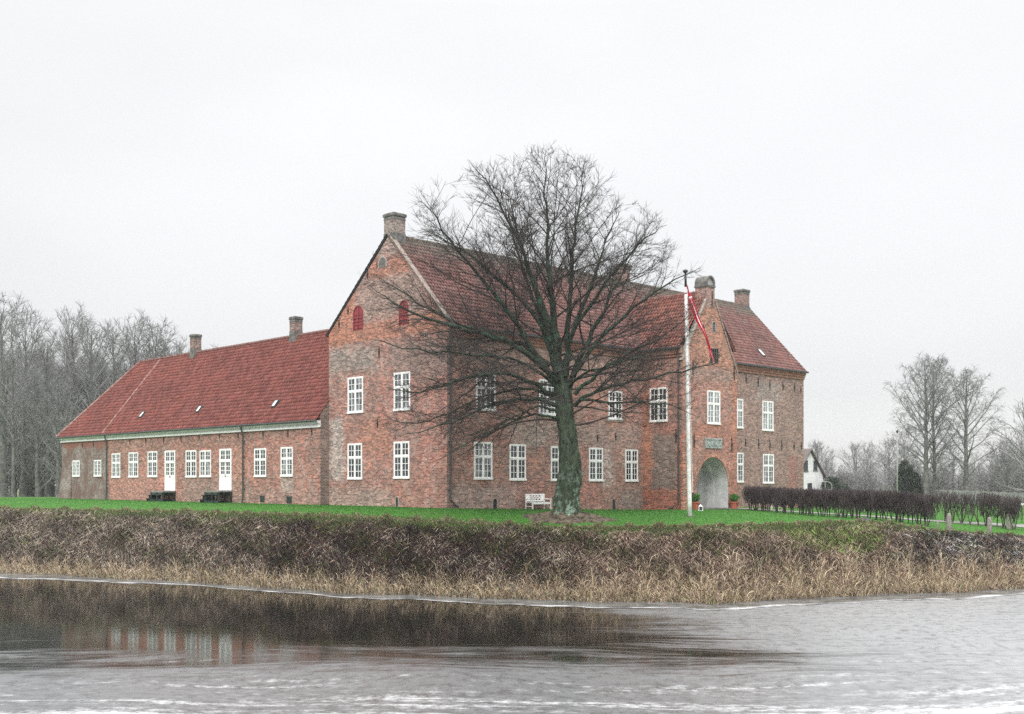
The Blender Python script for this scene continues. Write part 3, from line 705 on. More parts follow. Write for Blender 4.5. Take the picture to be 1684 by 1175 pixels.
for x0, x1, yt, yb, gl in ((572.5, 597.5, 620.5, 679, 'pane_mid'), (648.2, 675, 612.6, 674.6, 'pane_mid'), (572.4, 595.8, 729.6, 788, 'pane_dark'), (648.2, 673.7, 726.4, 786.6, 'pane_dark')):
    window(FG, x0, x1, yt, yb, manor, glass=gl)
for x0, x1, yt, yb, gl in ((782.6, 814.3, 614, 675, 'pane_dark'), (886, 913, 625, 682.5, 'pane_mid'), (1000.4, 1022.6, 643.5, 690, 'pane_dark'),
                           (779.2, 809, 727.3, 788, 'pane_mid'), (837.5, 864.2, 731, 789.7, 'pane_dark'), (905.4, 931, 734.5, 790.6, 'pane_dark'), (968.2, 991, 736.8, 791, 'pane_dark'),
                           (1027.9, 1048.5, 739.6, 791.6, 'pane_dark'), (1202.5, 1221.6, 656, 704, 'pane_light'), (1202.5, 1222, 744.6, 793.2, 'pane_mid'),
                           (1253.5, 1271.3, 660, 708.5, 'pane_light'), (1254.6, 1272, 747.2, 795, 'pane_mid')):
    window(FL, x0, x1, yt, yb, manor, glass=gl)
window(FTs, 1069, 1098, 638, 693.5, manor, glass='pane_dark')
window(FTf, 1162.8, 1183.8, 643, 697.5, manor, glass='pane_light')
# sills and lintel courses in other brick
def band(F, x0, x1, y0, y1, m, parent, n1=.012, name='sill'):
    mb = MB(); xm = (x0+x1)/2; a, b = sorted((F.u(x0), F.u(x1))); z0, z1 = sorted((F.z(xm, y0), F.z(xm, y1))); mb.fbox(F, a, b, -.01, n1, z0, z1); return mb.build(name, m, parent)
band(FL, 997, 1024, 690.5, 694, M['verge'], manor, .05)

def arched(F, x0, x1, yt, yb, parent, name, frame_m, fill_m, fr=.06, n=.02, spring=None, slats=0, cross=False):
    """an opening with a round head"""
    ua, ub = sorted((F.u(x0), F.u(x1))); xm = (x0+x1)/2; zt, zb = F.z(xm, yt), F.z(xm, yb); uc = (ua+ub)/2; r = (ub-ua)/2; zs = zt-min(r, zt-zb)
    outl = [(ua, zb)]+[(uc-r*cos(pi*i/12), zs+r*sin(pi*i/12)) for i in range(13)]+[(ub, zb)]
    k = 1-fr/r; inn_ = [(uc+(u-uc)*k, z if z <= zs else zs+(z-zs)*k) for u, z in outl]
    mb = MB()
    for i in range(len(outl)-1):
        a, b, c_, d_ = outl[i], outl[i+1], inn_[i+1], inn_[i]
        mb.face([F.p(*(a[0], n, a[1])), F.p(b[0], n, b[1]), F.p(c_[0], n, c_[1]), F.p(d_[0], n, d_[1])])
        mb.face([F.p(a[0], n, a[1]), F.p(b[0], n, b[1]), F.p(b[0], -.02, b[1]), F.p(a[0], -.02, a[1])])
        mb.face([F.p(d_[0], n, d_[1]), F.p(c_[0], n, c_[1]), F.p(c_[0], 0.004, c_[1]), F.p(d_[0], 0.004, d_[1])])
    if cross: mb.fbox(F, uc-.025, uc+.025, .004, n, zb, zs+r*.9)
    for j in range(slats):
        zz = zb+(zs-zb)*(j+.5)/slats; mb.fbox(F, ua+fr, ub-fr, .005, n-.006, zz-.012, zz+.012)
    o = mb.build(name, frame_m, parent)
    mb = MB(); mb.face([F.p(u, .005, z) for u, z in inn_]); mb.build('infill', fill_m, o)
    return o
arched(FG, 581.6, 597.2, 502.8, 543, manor, 'attic_shutter', M['redpaint'], M['redpaint'], .05, .05, slats=5, cross=True)
arched(FG, 656.7, 671.6, 494, 534.5, manor, 'attic_shutter', M['redpaint'], M['redpaint'], .05, .05, slats=5, cross=True)
arched(FG, 622, 636.5, 421.5, 440, manor, 'blind_niche', M['shaft'], M['cement'], .10, .03)
arched(FG, 650.3, 656, 816.6, 834, manor, 'cellar_opening', M['shaft'], M['greenwood'], .05, .03)
arched(FL, 809.5, 818, 819, 837, manor, 'cellar_opening', M['shaft'], M['dark'], .05, .03)
arched(FL, 1006.6, 1011.8, 820.6, 838, manor, 'cellar_opening', M['cement'], M['dark'], .06, .03)
arched(FTf, 1170.4, 1176.8, 528.5, 546.6, manor, 'attic_hatch', M['shaft'], M['gutter'], .05, .03, slats=4)
# barred tower window
ua, ub = FTf.u(1167.6), FTf.u(1180.4); za, zb_ = FTf.z(1174, 596.5), FTf.z(1174, 574); mb = MB()
mb.fbox(FTf, ua, ub, -.02, .02, za, zb_); bw = mb.build('barred_window', M['dark'], manor)
mb = MB()
for k in range(5): mb.fbox(FTf, ua+(ub-ua)*k/4-.012, ua+(ub-ua)*k/4+.012, .03, .055, za, zb_)
for k in range(4): mb.fbox(FTf, ua, ub, .035, .060, za+(zb_-za)*k/3-.012, za+(zb_-za)*k/3+.012)
mb.build('iron_grille', M['cement'], bw)
# wall anchors: forged iron straps
def anchor(F, px, yt, yb, parent, wdt=.065):
    u = F.u(px); z0, z1 = F.z(px, yb), F.z(px, yt); mb = MB(); zc = (z0+z1)/2
    mb.fbox(F, u-wdt/2, u+wdt/2, .004, .05, z0, zc); mb.fbox(F, u-wdt*.4, u+wdt*.4, .004, .045, zc, z1); mb.fbox(F, u-wdt, u+wdt, .004, .07, zc-.06, zc+.06)
    return mb.build('wall_anchor', M['iron'], parent)
for px, a, b in ((1226.7, 617, 631), (1246.5, 620, 637), (1265.8, 624, 641), (1287.3, 627, 643), (1306.6, 630, 645), (1316.6, 636, 646),
                 (1225.9, 722, 735), (1247.4, 721.5, 738), (1265.7, 723, 740), (1285.2, 724, 741), (1305.5, 727, 741), (1317.7, 728, 739),
                 (982.5, 715, 726), (1012, 713, 724)): anchor(FL, px, a, b, manor)
for px, a, b in ((572.8, 505, 518), (623.7, 570, 590), (621.2, 690, 703), (605, 445, 459), (558, 528, 539)): anchor(FG, px, a, b, manor)
anchor(FTs, 1112, 706, 728, manor, .09)
for px, a, b in ((1141.2, 714, 737), (1203, 720, 743), (1139.3, 593, 616), (1207, 602, 626), (1191, 537, 549), (1156.5, 535, 545)): anchor(FTf, px, a, b, manor, .09)
# downpipes
def pipe(F, px, ztop, zbot, parent, n=.12, r=.055, kick=(.35, .35), swan=.30):
    u = F.u(px); pts = []
    if swan: pts += [F.p(u, .30, ztop), F.p(u, .30, ztop-.12), F.p(u, n, ztop-.12-swan)]
    else: pts += [F.p(u, n, ztop)]
    pts += [F.p(u, n, zbot+.45), F.p(u+kick[0]*.6, n+kick[1]*.3, zbot+.12), F.p(u+kick[0], n+kick[1]*.5, zbot)]
    mb = MB(); mb.tube(pts, r, 8)
    for zz in np.linspace(zbot+1, ztop-1, 4): mb.fbox(F, u-.08, u+.08, .0, n+.02, zz-.02, zz+.02)
    return mb.build('downpipe', M['gutter'], parent)
pipe(FL, 738.5, 10.35, .05, manor, kick=(.6, .1)); pipe(FTs, 1117.3, 10.35, -.35, manor, kick=(-.7, .3))
# buttress brick strip on the tower's corner
mb = MB(); a, b = FTf.u(1121.5), FTf.u(1128); z0, z1 = -1.2, FTf.z(1125, 722)
for q in ([(a-.08, z0), (b+.12, z0), (b, z1), (a-.02, z1)],):
    lo = [FTf.p(u, .16 if z == z0 else .07, z) for u, z in q]; hi = [FTf.p(u, -.02, z) for u, z in q]
    mb.hexa(lo+hi)
for f in range(len(mb.uv)): mb.uv[f] = [(v[0]*1.0, v[2]) for v in [mb.v[i] for i in mb.f[f]]]
mb.build('corner_buttress', M['surround'], manor, uvs=True)
# carved stone plaque over the arch
ua, ub = FTf.u(1159.5), FTf.u(1186.2); za, zb_ = FTf.z(1173, 737.6), FTf.z(1173, 722.4); mb = MB()
mb.fbox(FTf, ua, ub, -.01, .04, za, zb_); pl = mb.build('stone_plaque', M['stone'], manor)
mb = MB(); wq, hq = ub-ua, zb_-za; rnd = random.Random(4)
for (a, b, c_, d_) in ((0, 1, 0, .08), (0, 1, .92, 1), (0, .05, .08, .92), (.95, 1, .08, .92)): mb.fbox(FTf, ua+wq*a, ua+wq*b, .04, .075, za+hq*c_, za+hq*d_)
def disc(uc, zc, r1, r2, n1): 
    ps = [(uc+r1*cos(2*pi*i/14), zc+r2*sin(2*pi*i/14)) for i in range(14)]
    mb.face([FTf.p(u, n1, z) for u, z in ps])
    for i in range(14): a_, b_ = ps[i], ps[(i+1) % 14]; mb.face([FTf.p(a_[0], .04, a_[1]), FTf.p(b_[0], .04, b_[1]), FTf.p(b_[0], n1, b_[1]), FTf.p(a_[0], n1, a_[1])])
for cxq in (.27, .73):
    disc(ua+wq*cxq, za+hq*.42, wq*.085, hq*.26, .08); disc(ua+wq*cxq, za+hq*.78, wq*.05, hq*.10, .075)
    disc(ua+wq*(cxq-.13), za+hq*.5, wq*.03, hq*.2, .065); disc(ua+wq*(cxq+.13), za+hq*.5, wq*.03, hq*.2, .065)
for k in range(3): mb.fbox(FTf, ua+wq*.46, ua+wq*.54, .04, .06, za+hq*(.2+.2*k), za+hq*(.28+.2*k))
mb.build('relief_carving', M['stone'], pl)
mb = MB(); mb.fbox(FTf, ua-.06, ub+.06, .0, .05, zb_, zb_+.07); mb.build('plaque_moulding', M['shaft'], pl)

# ------------------------------------------------------------------ the low wing
WL, WD, WE, WR, HIP = 40.6, 10.04, 5.55, 12.15, 4.95
half = WD/2
usplit = FW.u(178)
wing_mat = brick_mat('wing_brick', ((.36, .150, .112), (.30, .150, .118), PALE), mortar=(.46, .42, .385), patches=[
    patch(FW, 180, 272, 785, 822, (0.429, 0.202, 0.163), .75, .3, .06), patch(FW, 300, 412, 785, 835, (0.260, 0.182, 0.156), .6, .9, .3),
    patch(FW, 386, 400, 740, 815, (0.390, 0.202, 0.137), .5, .5, .1), patch(FW, 462, 484, 786, 812, (0.390, 0.351, 0.312), .7, .4, .1),
    patch(FW, 404, 527, 805, 835, (0.325, 0.208, 0.176), .5, .5, .2), patch(FW, 306, 405, 700, 735, (0.260, 0.137, 0.107), .4, .6, .2)], seed=31, stain=.45)
def rubble_mat():
    m = mat('rubble_and_old_brick', rough=.95, spec=.1); g = G(m); uvn = g.n('ShaderNodeUVMap'); uv = uvn.outputs[0]
    vo = g.n('ShaderNodeTexVoronoi'); vo.inputs['Scale'].default_value = 3.4; g.l(g.scaled(uv, (1, 1.5, 1)), vo.inputs['Vector'])
    big = g.noise(uv, .5, 5, .65); fine = g.noise(uv, 6, 4, .7)
    bw_ = g.n('ShaderNodeRGBToBW'); g.l(vo.outputs['Color'], bw_.inputs[0])
    col = g.mix(bw_.outputs[0], (.20, .165, .142), (.48, .43, .385)); col = g.mix(g.rng(big, .42, .58), col, (.20, .12, .097))
    col = g.mix(g.rng(fine, .35, .62), tuple([.12, .10, .09]), col)
    s2 = g.n('ShaderNodeSeparateXYZ'); g.l(uv, s2.inputs[0]); top = g.rng(g.math('ADD', s2.outputs[1], g.math('MULTIPLY', big, 2.0)), 5.3, 5.6)
    col = g.mix(g.math('MULTIPLY', top, .8), col, (.25, .105, .08))
    g.l(col, g.b.inputs['Base Color']); g.bump(fine, .7, .05); return m
M['rubble'] = rubble_mat()
ovw = .34; ZE = 5.48; mW = (WR+.12-ZE)/(half+ovw)
mb = MB()
fpoly(mb, FW, [(0, ZB), (usplit, ZB), (usplit, WE+.2), (0, WE+.2)], m=0); fpoly(mb, FW, [(usplit, ZB), (WL, ZB), (WL, WE), (usplit, WE)], m=1)
FE = Face2(W0, D2, nD1)
fpoly(mb, FE, [(0, ZB), (WD, ZB), (WD, ZE+ovw*mW-.03), (half, WR+.06), (0, ZE+ovw*mW-.03)], m=2)
Wl = add2(W0, D1, WL); FE2 = Face2(Wl, D2, D1); fpoly(mb, FE2, [(0, ZB), (WD, ZB), (WD, WE), (0, WE)], m=1)
Wb = add2(W0, D2, WD); FBk = Face2(Wb, D1, D2); fpoly(mb, FBk, [(0, ZB), (WL, ZB), (WL, WE), (0, WE)], m=0)
# battered foot at the far corner
mb.hexa([FW.p(WL-2.2, .0, ZB), FW.p(WL+.45, .0, ZB), FW.p(WL+.45, .38, ZB), FW.p(WL-2.2, .32, ZB), FW.p(WL-2.2, -.05, 2.3), FW.p(WL+.02, -.05, 2.6), FW.p(WL+.02, .015, 2.6), FW.p(WL-2.2, .012, 2.3)], 1)
for k in range(len(mb.uv)-6, len(mb.uv)): mb.uv[k] = [((v[0]**2+v[1]**2)**.5, v[2]) for v in [mb.v[i] for i in mb.f[k]]]
mb.build('wall', [wing_mat, M['rubble'], brick_mat('recess_brick', (DARKB, (.20, .14, .12), GREY), seed=40)], low, uvs=True)
ovw = .34; ZE = 5.48; mW = (WR+.12-ZE)/(half+ovw)
sv = slope_vec(D2, 1, mW); LvW = sqrt((half+ovw)**2*(1+mW*mW))
O = v3(add2(add2(W0, nD2, ovw), nD1, .05), ZE)
hipf = lambda vv: WL+.30-(HIP+.3)*min(max(vv/LvW, 0), 1.0)
tile_roof('roof', O, (*D1, 0), sv, WL+.35, LvW, low, M['roof_wing'], cmax=hipf, seed=7)
O2 = v3(add2(add2(Wb, D2, ovw), nD1, .05), ZE)
tile_roof('rear_roof', O2, (*D1, 0), slope_vec(nD2, 1, mW), WL+.35, LvW, low, M['roof_wing'], cmax=hipf, seed=8)
O3 = v3(add2(add2(Wl, D1, .3), nD2, ovw), ZE); LvH = sqrt((HIP+.3)**2+(mW*(half+ovw))**2)
tile_roof('hip_roof', O3, (*D2, 0), np.array([nD1[0]*(HIP+.3), nD1[1]*(HIP+.3), mW*(half+ovw)]), WD+2*ovw, LvH, low, M['roof_wing'],
          cmin=lambda vv: (half+ovw)*min(max(vv/LvH, 0), 1), cmax=lambda vv: (WD+2*ovw)-(half+ovw)*min(max(vv/LvH, 0), 1), seed=9)
Wr = add2(W0, D2, half); rtop = WR+.16
ridge('ridge_tiles', v3(add2(Wr, D1, 0), rtop), v3(add2(Wr, D1, WL-HIP), rtop), .13, M['ridge_red'], low)
M['hiptile'] = simple_noise_mat('mortared_hip_tiles', (.22, .10, .085), (.34, .22, .19), 3, .9, .3)
ridge('hip_tiles', O3+np.array([0, 0, .06]), v3(add2(Wr, D1, WL-HIP), rtop), .11, M['hiptile'], low)
# the joint line up the roof
un = FW.u(174); Lq = LvW
A = np.array(v3(add2(add2(W0, nD2, ovw), D1, un), ZE+.06)); B = A+sv*LvW
ridge('roof_joint_tiles', A, B, .065, M['hiptile'], low)
# limewashed cornice with dentils
mb = MB()
mb.fbox(FW, -.05, WL+.05, .002, .09, WE-.52, WE-.44); mb.fbox(FW, -.05, WL+.05, .002, .06, WE-.44, WE-.31)
mb.fbox(FW, -.05, WL+.08, .002, .20, WE-.31, WE-.20); mb.fbox(FW, -.05, WL+.12, .002, .27, WE-.20, WE-.12)
for k in range(150):
    u = .02+k*.19
    if u < usplit-.3: mb.fbox(FW, u, u+.10, .06, .15, WE-.435, WE-.312)
mb.build('cornice', M['limewash'], low)
mb = MB(); mb.fbox(FW, -.06, WL+.06, .09, .135, WE-.55, WE-.43); mb.build('cornice_lip', M['white'], low)
mb = MB(); mb.tube([FW.p(-.1, .40, WE-.13), FW.p(WL+.3, .40, WE-.13)], .06, 8); mb.build('gutter', M['gutter'], low)
pipe(FW, 177.5, WE-.2, .0, low, n=.14, kick=(.05, .05), swan=.45); pipe(FW, 402, WE-.2, .0, low, n=.14, kick=(.05, .05), swan=.45)
for x0, x1, yt, yb in ((184.4, 198, 746, 785.5), (212.3, 227.5, 744.3, 784.9), (243.6, 258.9, 742.6, 784.4), (306, 323.3, 741, 784.9), (329, 347.2, 741, 784.4), (418.7, 438, 737.8, 784), (462.3, 482, 735.5, 783.4)):
    window(FW, x0, x1, yt, yb, low, glass=('pane_mid', 'pane_dark', 'pane_mid', 'pane_light', 'pane_mid', 'pane_dark', 'pane_mid')[int(x0) % 7])
for x0, x1, yt, yb in ((120, 131.3, 757.6, 783.8), (155, 166.7, 756.7, 783.5)): window(FW, x0, x1, yt, yb, low, top=4, bot=0, glass='pane_mid')
def door(F, x0, x1, yt, yb, parent):
    ua, ub = sorted((F.u(x0), F.u(x1))); xm = (x0+x1)/2; zt, zb = F.z(xm, yt), F.z(xm, yb); H = zt-zb; um = (ua+ub)/2
    mb = MB(); fr = .10
    mb.fbox(F, ua, ua+fr, -.01, .06, zb, zt); mb.fbox(F, ub-fr, ub, -.01, .06, zb, zt); mb.fbox(F, ua+fr, ub-fr, -.01, .06, zt-fr, zt)
    zr = zt-H*.295; mb.fbox(F, ua+fr, ub-fr, -.01, .07, zr-.08, zr+.08)
    zg = zt-H*.625
    mb.fbox(F, ua+fr, ub-fr, -.01, .03, zb, zg)
    for a, b in ((ua+fr, um-.012), (um+.012, ub-fr)):
        mb.fbox(F, a, b, .03, .045, zb, zb+.2); mb.fbox(F, a, b, .03, .045, zg-.1, zg)
        mb.fbox(F, a, a+.09, -.01, .045, zb+.2, zr-.08); mb.fbox(F, b-.09, b, -.01, .045, zb+.2, zr-.08)
        mb.fbox(F, a, a+.07, -.01, .045, zr+.08, zt-fr); mb.fbox(F, b-.07, b, -.01, .045, zr+.08, zt-fr)
        c_ = (a+b)/2
        mb.fbox(F, c_-.018, c_+.018, -.01, .034, zg, zr-.08); mb.fbox(F, c_-.018, c_+.018, -.01, .034, zr+.08, zt-fr)
        for k in (1, 2): zz = zg+(zr-.08-zg)*k/3; mb.fbox(F, a+.07, b-.07, -.01, .032, zz-.022, zz+.022)
        zz = (zr+.08+zt-fr)/2; mb.fbox(F, a+.07, b-.07, -.01, .032, zz-.022, zz+.022)
        mb.fbox(F, a+.07, b-.07, -.01, .04, zt-fr-.05, zt-fr); mb.fbox(F, a+.07, b-.07, -.01, .04, zr+.08, zr+.13); mb.fbox(F, a+.07, b-.07, -.01, .04, zg-.001, zg+.05)
    o = mb.build('door', M['white'], parent)
    mb = MB(); mb.fbox(F, ua+fr, ub-fr, -.02, .008, zg, zr-.08); mb.fbox(F, ua+fr, ub-fr, -.02, .008, zr+.08, zt-fr); mb.build('pane', M['pane_dark'], o)
    mb = MB(); mb.fbox(F, um-.10, um-.02, .045, .09, zg-.14, zg-.10); mb.build('handle', M['iron'], o)
    return ua, ub, zb
dd = [door(FW, 271.8, 288.6, 741.3, 807.3, low), door(FW, 361.8, 381.2, 738.4, 806.8, low)]
for (ua, ub, zb), lab in zip(dd, ('dark timber steps under the farther white door, by the group of three windows', 'dark timber steps with grey stone top under the nearer white door, beside the middle downpipe')):
    g0 = gz(*FW.p(ub+.8, .6, 0)[:2])-.05; c_ = FW.p((ua+ub)/2, .6, 0)
    st = thing('door_steps', (c_[0], c_[1], g0), lab, 'steps', 'timber steps at the doors of the low wing')
    hh = zb-.03-g0
    mb = MB(); mb.fbox(FW, ua-.12, ub+.25, .03, 1.15, zb-.12, zb-.03); mb.build('landing', M['tread'], st)
    mb = MB()
    for n0 in (.06, 1.02):
        for q_ in (0, .5, 1): uq = ua-.08+(ub-ua+.2)*q_; mb.fbox(FW, uq, uq+.10, n0, n0+.09, g0-.1, zb-.12)
        mb.fbox(FW, ua-.1, ub+.2, n0+.092, n0+.13, g0+.05, g0+.22); mb.fbox(FW, ua-.1, ub+.2, n0+.092, n0+.13, zb-.32, zb-.14)
    mb.build('side_frame', M['greenwood'], st)
    for k in range(1, 3):
        mb = MB(); zz = zb-.03-hh*k/3; a = ub+.25+.36*(k-1)
        mb.fbox(FW, a, a+.40, .05, 1.12, zz-.07, zz); mb.fbox(FW, a+.30, a+.38, .1, 1.05, g0-.1, zz-.07)
        mb.build('step', M['greenwood'], st)
for px, a, b in ((136, 728, 736), (154, 727, 736), (214, 720, 731), (240, 719, 729), (269.5, 717.5, 728), (298, 715.5, 726), (328, 713.5, 723.5), (361, 711.5, 722), (392, 710, 721), (433, 708, 720), (474, 706, 719), (513, 703, 716)):
    anchor(FW, px, a, b, low, .05)
for x0, x1, yt, yb in ((427.5, 435, 816, 826), (471.5, 480, 817, 828)):
    ua, ub = sorted((FW.u(x0), FW.u(x1))); mb = MB(); mb.fbox(FW, ua, ub, -.01, .02, FW.z(x0, yb), FW.z(x0, yt)); o = mb.build('cellar_opening', M['greenwood'], low)
    mb = MB(); zt = FW.z(x0, yt); mb.fbox(FW, ua-.05, ub+.05, -.01, .05, zt, zt+.07); mb.build('lintel', M['cement'], o)
# pale plastered line and patches of lime on the right part of the wing
mb = MB(); a, b = FW.uz(488, 745), FW.uz(519, 815)
bar(mb, a, b, .01, .05, FW); mb.build('filled_crack', M['verge'], low)
# chimneys of the wing
for px, tp in ((321.8, 13.86), (486.8, 13.74)):
    k = k_of(px); u = (k*Wr[1]-Wr[0])/(D1[0]-k*D1[1])
    chimney(low, 0, add2(Wr, D1, u), .34, 11.5, tp)
# roof lights
def ray_plane(px, py, p0, n):
    d = np.array([k_of(px), 1., (HY-py)/FPX]); c0 = np.array([0, 0, CAMZ]); return c0+d*(np.dot(np.array(p0)-c0, n)/np.dot(d, n))
def rooflight(px, py, p0, U, V, parent, w_=.46, h_=.62):
    U = np.array(U, float)/np.linalg.norm(U); V = np.array(V, float)/np.linalg.norm(V); n = np.cross(U, V); n /= np.linalg.norm(n)
    if n[2] < 0: n = -n
    c_ = ray_plane(px, py, p0, n); mb = MB()
    def q(a, b, h): return tuple(c_+U*a+V*b+n*h)
    def slab(a0, a1, b0, b1, h0, h1): mb.hexa([q(a0, b0, h0), q(a1, b0, h0), q(a1, b1, h0), q(a0, b1, h0), q(a0, b0, h1), q(a1, b0, h1), q(a1, b1, h1), q(a0, b1, h1)])
    t = .05
    slab(-w_/2, w_/2, -h_/2, -h_/2+t, -.05, .14); slab(-w_/2, w_/2, h_/2-t, h_/2, -.05, .14); slab(-w_/2, -w_/2+t, -h_/2+t, h_/2-t, -.05, .14); slab(w_/2-t, w_/2, -h_/2+t, h_/2-t, -.05, .14)
    o = mb.build('roof_light', M['gutter'], parent); mb = MB()
    slab(-w_/2+t, w_/2-t, -h_/2+t, h_/2-t, .0, .115); mb.build('pane', M['skylight'], o)
M['skylight'] = mat('wet_skylight_glass', (.62, .63, .64), .25, .6)
for px, py in ((234.6, 683), (328.4, 674), (453.6, 665.3)): rooflight(px, py, O, (*D1, 0), sv, low)
rooflight(1251, 581.5, v3(add2(P0, nD1, OV), EAVE-OV*m1+.06), (*D2, 0), slope_vec(D1, RU, RIDGE-EAVE), manor, .5, .8)

# ------------------------------------------------------------------ tree machinery
def tubes(paths, sides, ref=(.31, .17, .93)):
    """paths: list of (points (n,3), radii (n)) -> V, F of open tubes, grouped by length"""
    by = {}
    for P, R in paths: by.setdefault(len(P), []).append((P, R))
    Vs, Fs = [], []; base = 0; ref = np.array(ref)
    for n, L in by.items():
        P = np.array([p for p, _ in L], float); R = np.array([r for _, r in L], float); m = len(L)
        T = np.gradient(P, axis=1); T /= np.maximum(np.linalg.norm(T, axis=2, keepdims=True), 1e-9)
        X = np.cross(T, ref); X /= np.maximum(np.linalg.norm(X, axis=2, keepdims=True), 1e-9); Yv = np.cross(T, X)
        a = np.arange(sides)*2*pi/sides
        V = P[:, :, None, :]+R[:, :, None, None]*(np.cos(a)[None, None, :, None]*X[:, :, None, :]+np.sin(a)[None, None, :, None]*Yv[:, :, None, :])
        b = base+np.arange(m)[:, None, None]*(n*sides)+np.arange(n-1)[None, :, None]*sides
        k = np.arange(sides)[None, None, :]; k2 = (k+1) % sides
        F = np.stack([b+k, b+k2, b+sides+k2, b+sides+k], -1).reshape(-1, 4)
        Vs.append(V.reshape(-1, 3)); Fs.append(F); base += m*n*sides
    return np.concatenate(Vs), np.concatenate(Fs)
def norm(v): 
    l = sqrt(v[0]*v[0]+v[1]*v[1]+v[2]*v[2]) or 1e-9; return (v[0]/l, v[1]/l, v[2]/l)
def side_dir(d, ang, rot):
    """direction at angle `ang` from d, turned by rot about it"""
    d = norm(d); r = (0, 0, 1) if abs(d[2]) < .92 else (1, 0, 0)
    x = norm((d[1]*r[2]-d[2]*r[1], d[2]*r[0]-d[0]*r[2], d[0]*r[1]-d[1]*r[0]))        # horizontal
    y = (d[1]*x[2]-d[2]*x[1], d[2]*x[0]-d[0]*x[2], d[0]*x[1]-d[1]*x[0])
    c, s_ = cos(ang), sin(ang); cr_, sr = cos(rot), sin(rot)
    return tuple(c*d[i]+s_*(cr_*x[i]+sr*y[i]) for i in range(3))
def branch(rnd, p, d, L, r0, r1, n, trop, wig, inside=None, push=None):
    """grows one branch; trop: vertical pull per step; stops at the envelope"""
    P = [p]; step = L/n; d = norm(d)
    for i in range(n):
        d = norm((d[0]+rnd.gauss(0, wig), d[1]+rnd.gauss(0, wig), d[2]+trop+rnd.gauss(0, wig)))
        q = (P[-1][0]+d[0]*step, P[-1][1]+d[1]*step, P[-1][2]+d[2]*step)
        if push: q = push(q)
        if inside and not inside(q): break
        P.append(q)
    if len(P) < 2: return None
    m = len(P)-1; R = [r0+(r1-r0)*(i/m)**.8 for i in range(m+1)]
    return P, R
def at(path, t):
    P, R = path; f = t*(len(P)-1); i = min(int(f), len(P)-2); u = f-i
    a, b = P[i], P[i+1]
    return tuple(a[k]+(b[k]-a[k])*u for k in range(3)), norm(tuple(b[k]-a[k] for k in range(3))), R[i]+(R[i+1]-R[i])*u

# ------------------------------------------------------------------ the big bare beech in front of the castle
TX, TY = k_of(932)*59.5, 59.5; TZ = gz(TX, TY)-.05
PXM = 59.5/FPX
def hz(py): return CAMZ+(HY-py)*PXM            # height of a photo row at the tree's distance
def wx(px): return (px-CX)*PXM
_ez = [hz(y) for y in (790, 770, 740, 700, 660, 620, 580, 540, 500, 460, 420, 382, 346, 310, 284, 258, 246)]
_el = [wx(x) for x in (900, 800, 690, 640, 606, 592, 588, 590, 596, 606, 622, 640, 668, 715, 775, 850, 890)]
_er = [wx(x) for x in (940, 960, 1000, 1110, 1180, 1196, 1190, 1160, 1150, 1150, 1128, 1095, 1062, 1025, 990, 935, 910)]
_ax = [(hz(y), wx(x)) for y, x in ((852, 931), (800, 934), (750, 936), (715, 934), (690, 930), (640, 925), (600, 921), (540, 914), (480, 909), (400, 903), (320, 899), (240, 897))]
_axz = [a for a, _ in _ax]; _axx = [b for _, b in _ax]
import bisect
def interp(x, xs_, ys_):
    if x <= xs_[0]: return ys_[0]
    if x >= xs_[-1]: return ys_[-1]
    i = bisect.bisect_right(xs_, x)-1; t = (x-xs_[i])/(xs_[i+1]-xs_[i]); return ys_[i]+(ys_[i+1]-ys_[i])*t
def inside(q, slack=1.0):
    x, y, z = q
    if z < _ez[0] or z > _ez[-1]+.5: return False
    l = interp(z, _ez, _el); r = interp(z, _ez, _er); a = interp(z, _axz, _axx)
    rx = (r-a) if x > a else (a-l); ry = .5*((r-a)+(a-l))*.85
    sc_ = y/59.5
    return ((x/sc_-a)/max(rx, .1))**2+((y-TY)/max(ry, .1))**2 < slack
def push(q):
    x, y, z = q; dx, dy = x-P0[0], y-P0[1]
    u = dx*D2[0]+dy*D2[1]; d = dx*nD1[0]+dy*nD1[1]; dg = dx*nD2[0]+dy*nD2[1]
    if z < EAVE+.8+max(0, -d)*m1 and d < .55 and u > -.4 and u < TU:
        s_ = .55-d; return (x+nD1[0]*s_, y+nD1[1]*s_, z)
    dx, dy = x-T0[0], y-T0[1]; d2 = dx*nD2[0]+dy*nD2[1]; al = dx*nD1[0]+dy*nD1[1]
    if z < 11.4 and d2 < .5 and al < TQ+.5 and al > -2:
        s_ = .5-d2; return (x+nD2[0]*s_, y+nD2[1]*s_, z)
    return q
rnd = random.Random(29)
leaders = []
def poly(pts, r):       # pts: (px, py, dy)
    P = [(wx(a)*(1+dy/59.5), TY+dy, hz(b)) for a, b, dy in pts]; n = 3*(len(P)-1)+1; t = np.linspace(0, len(P)-1, n)
    A = np.array(P); Q = np.stack([np.interp(t, range(len(P)), A[:, k]) for k in range(3)], -1)
    for _ in range(2): Q[1:-1] = .25*Q[:-2]+.5*Q[1:-1]+.25*Q[2:]
    Q[1:] += np.array([[rnd.gauss(0, .05) for _ in range(3)] for _ in range(n-1)])
    R = np.interp(t, np.linspace(0, len(P)-1, len(r)), r); return [tuple(q) for q in Q], list(R)
leaders.append(poly([(925, 640, 0), (918, 590, .1), (912, 540, .2), (906, 480, .1), (902, 420, 0), (899, 360, .1), (897, 300, 0), (895, 246, 0)], [.38, .28, .21, .15, .10, .065, .035, .010]))
leaders.append(poly([(930, 620, -.2), (934, 560, -.4), (938, 500, -.7), (940, 440, -.9), (948, 380, -1.2), (955, 320, -1.2), (962, 270, -1.3)], [.21, .16, .12, .09, .06, .03, .009]))
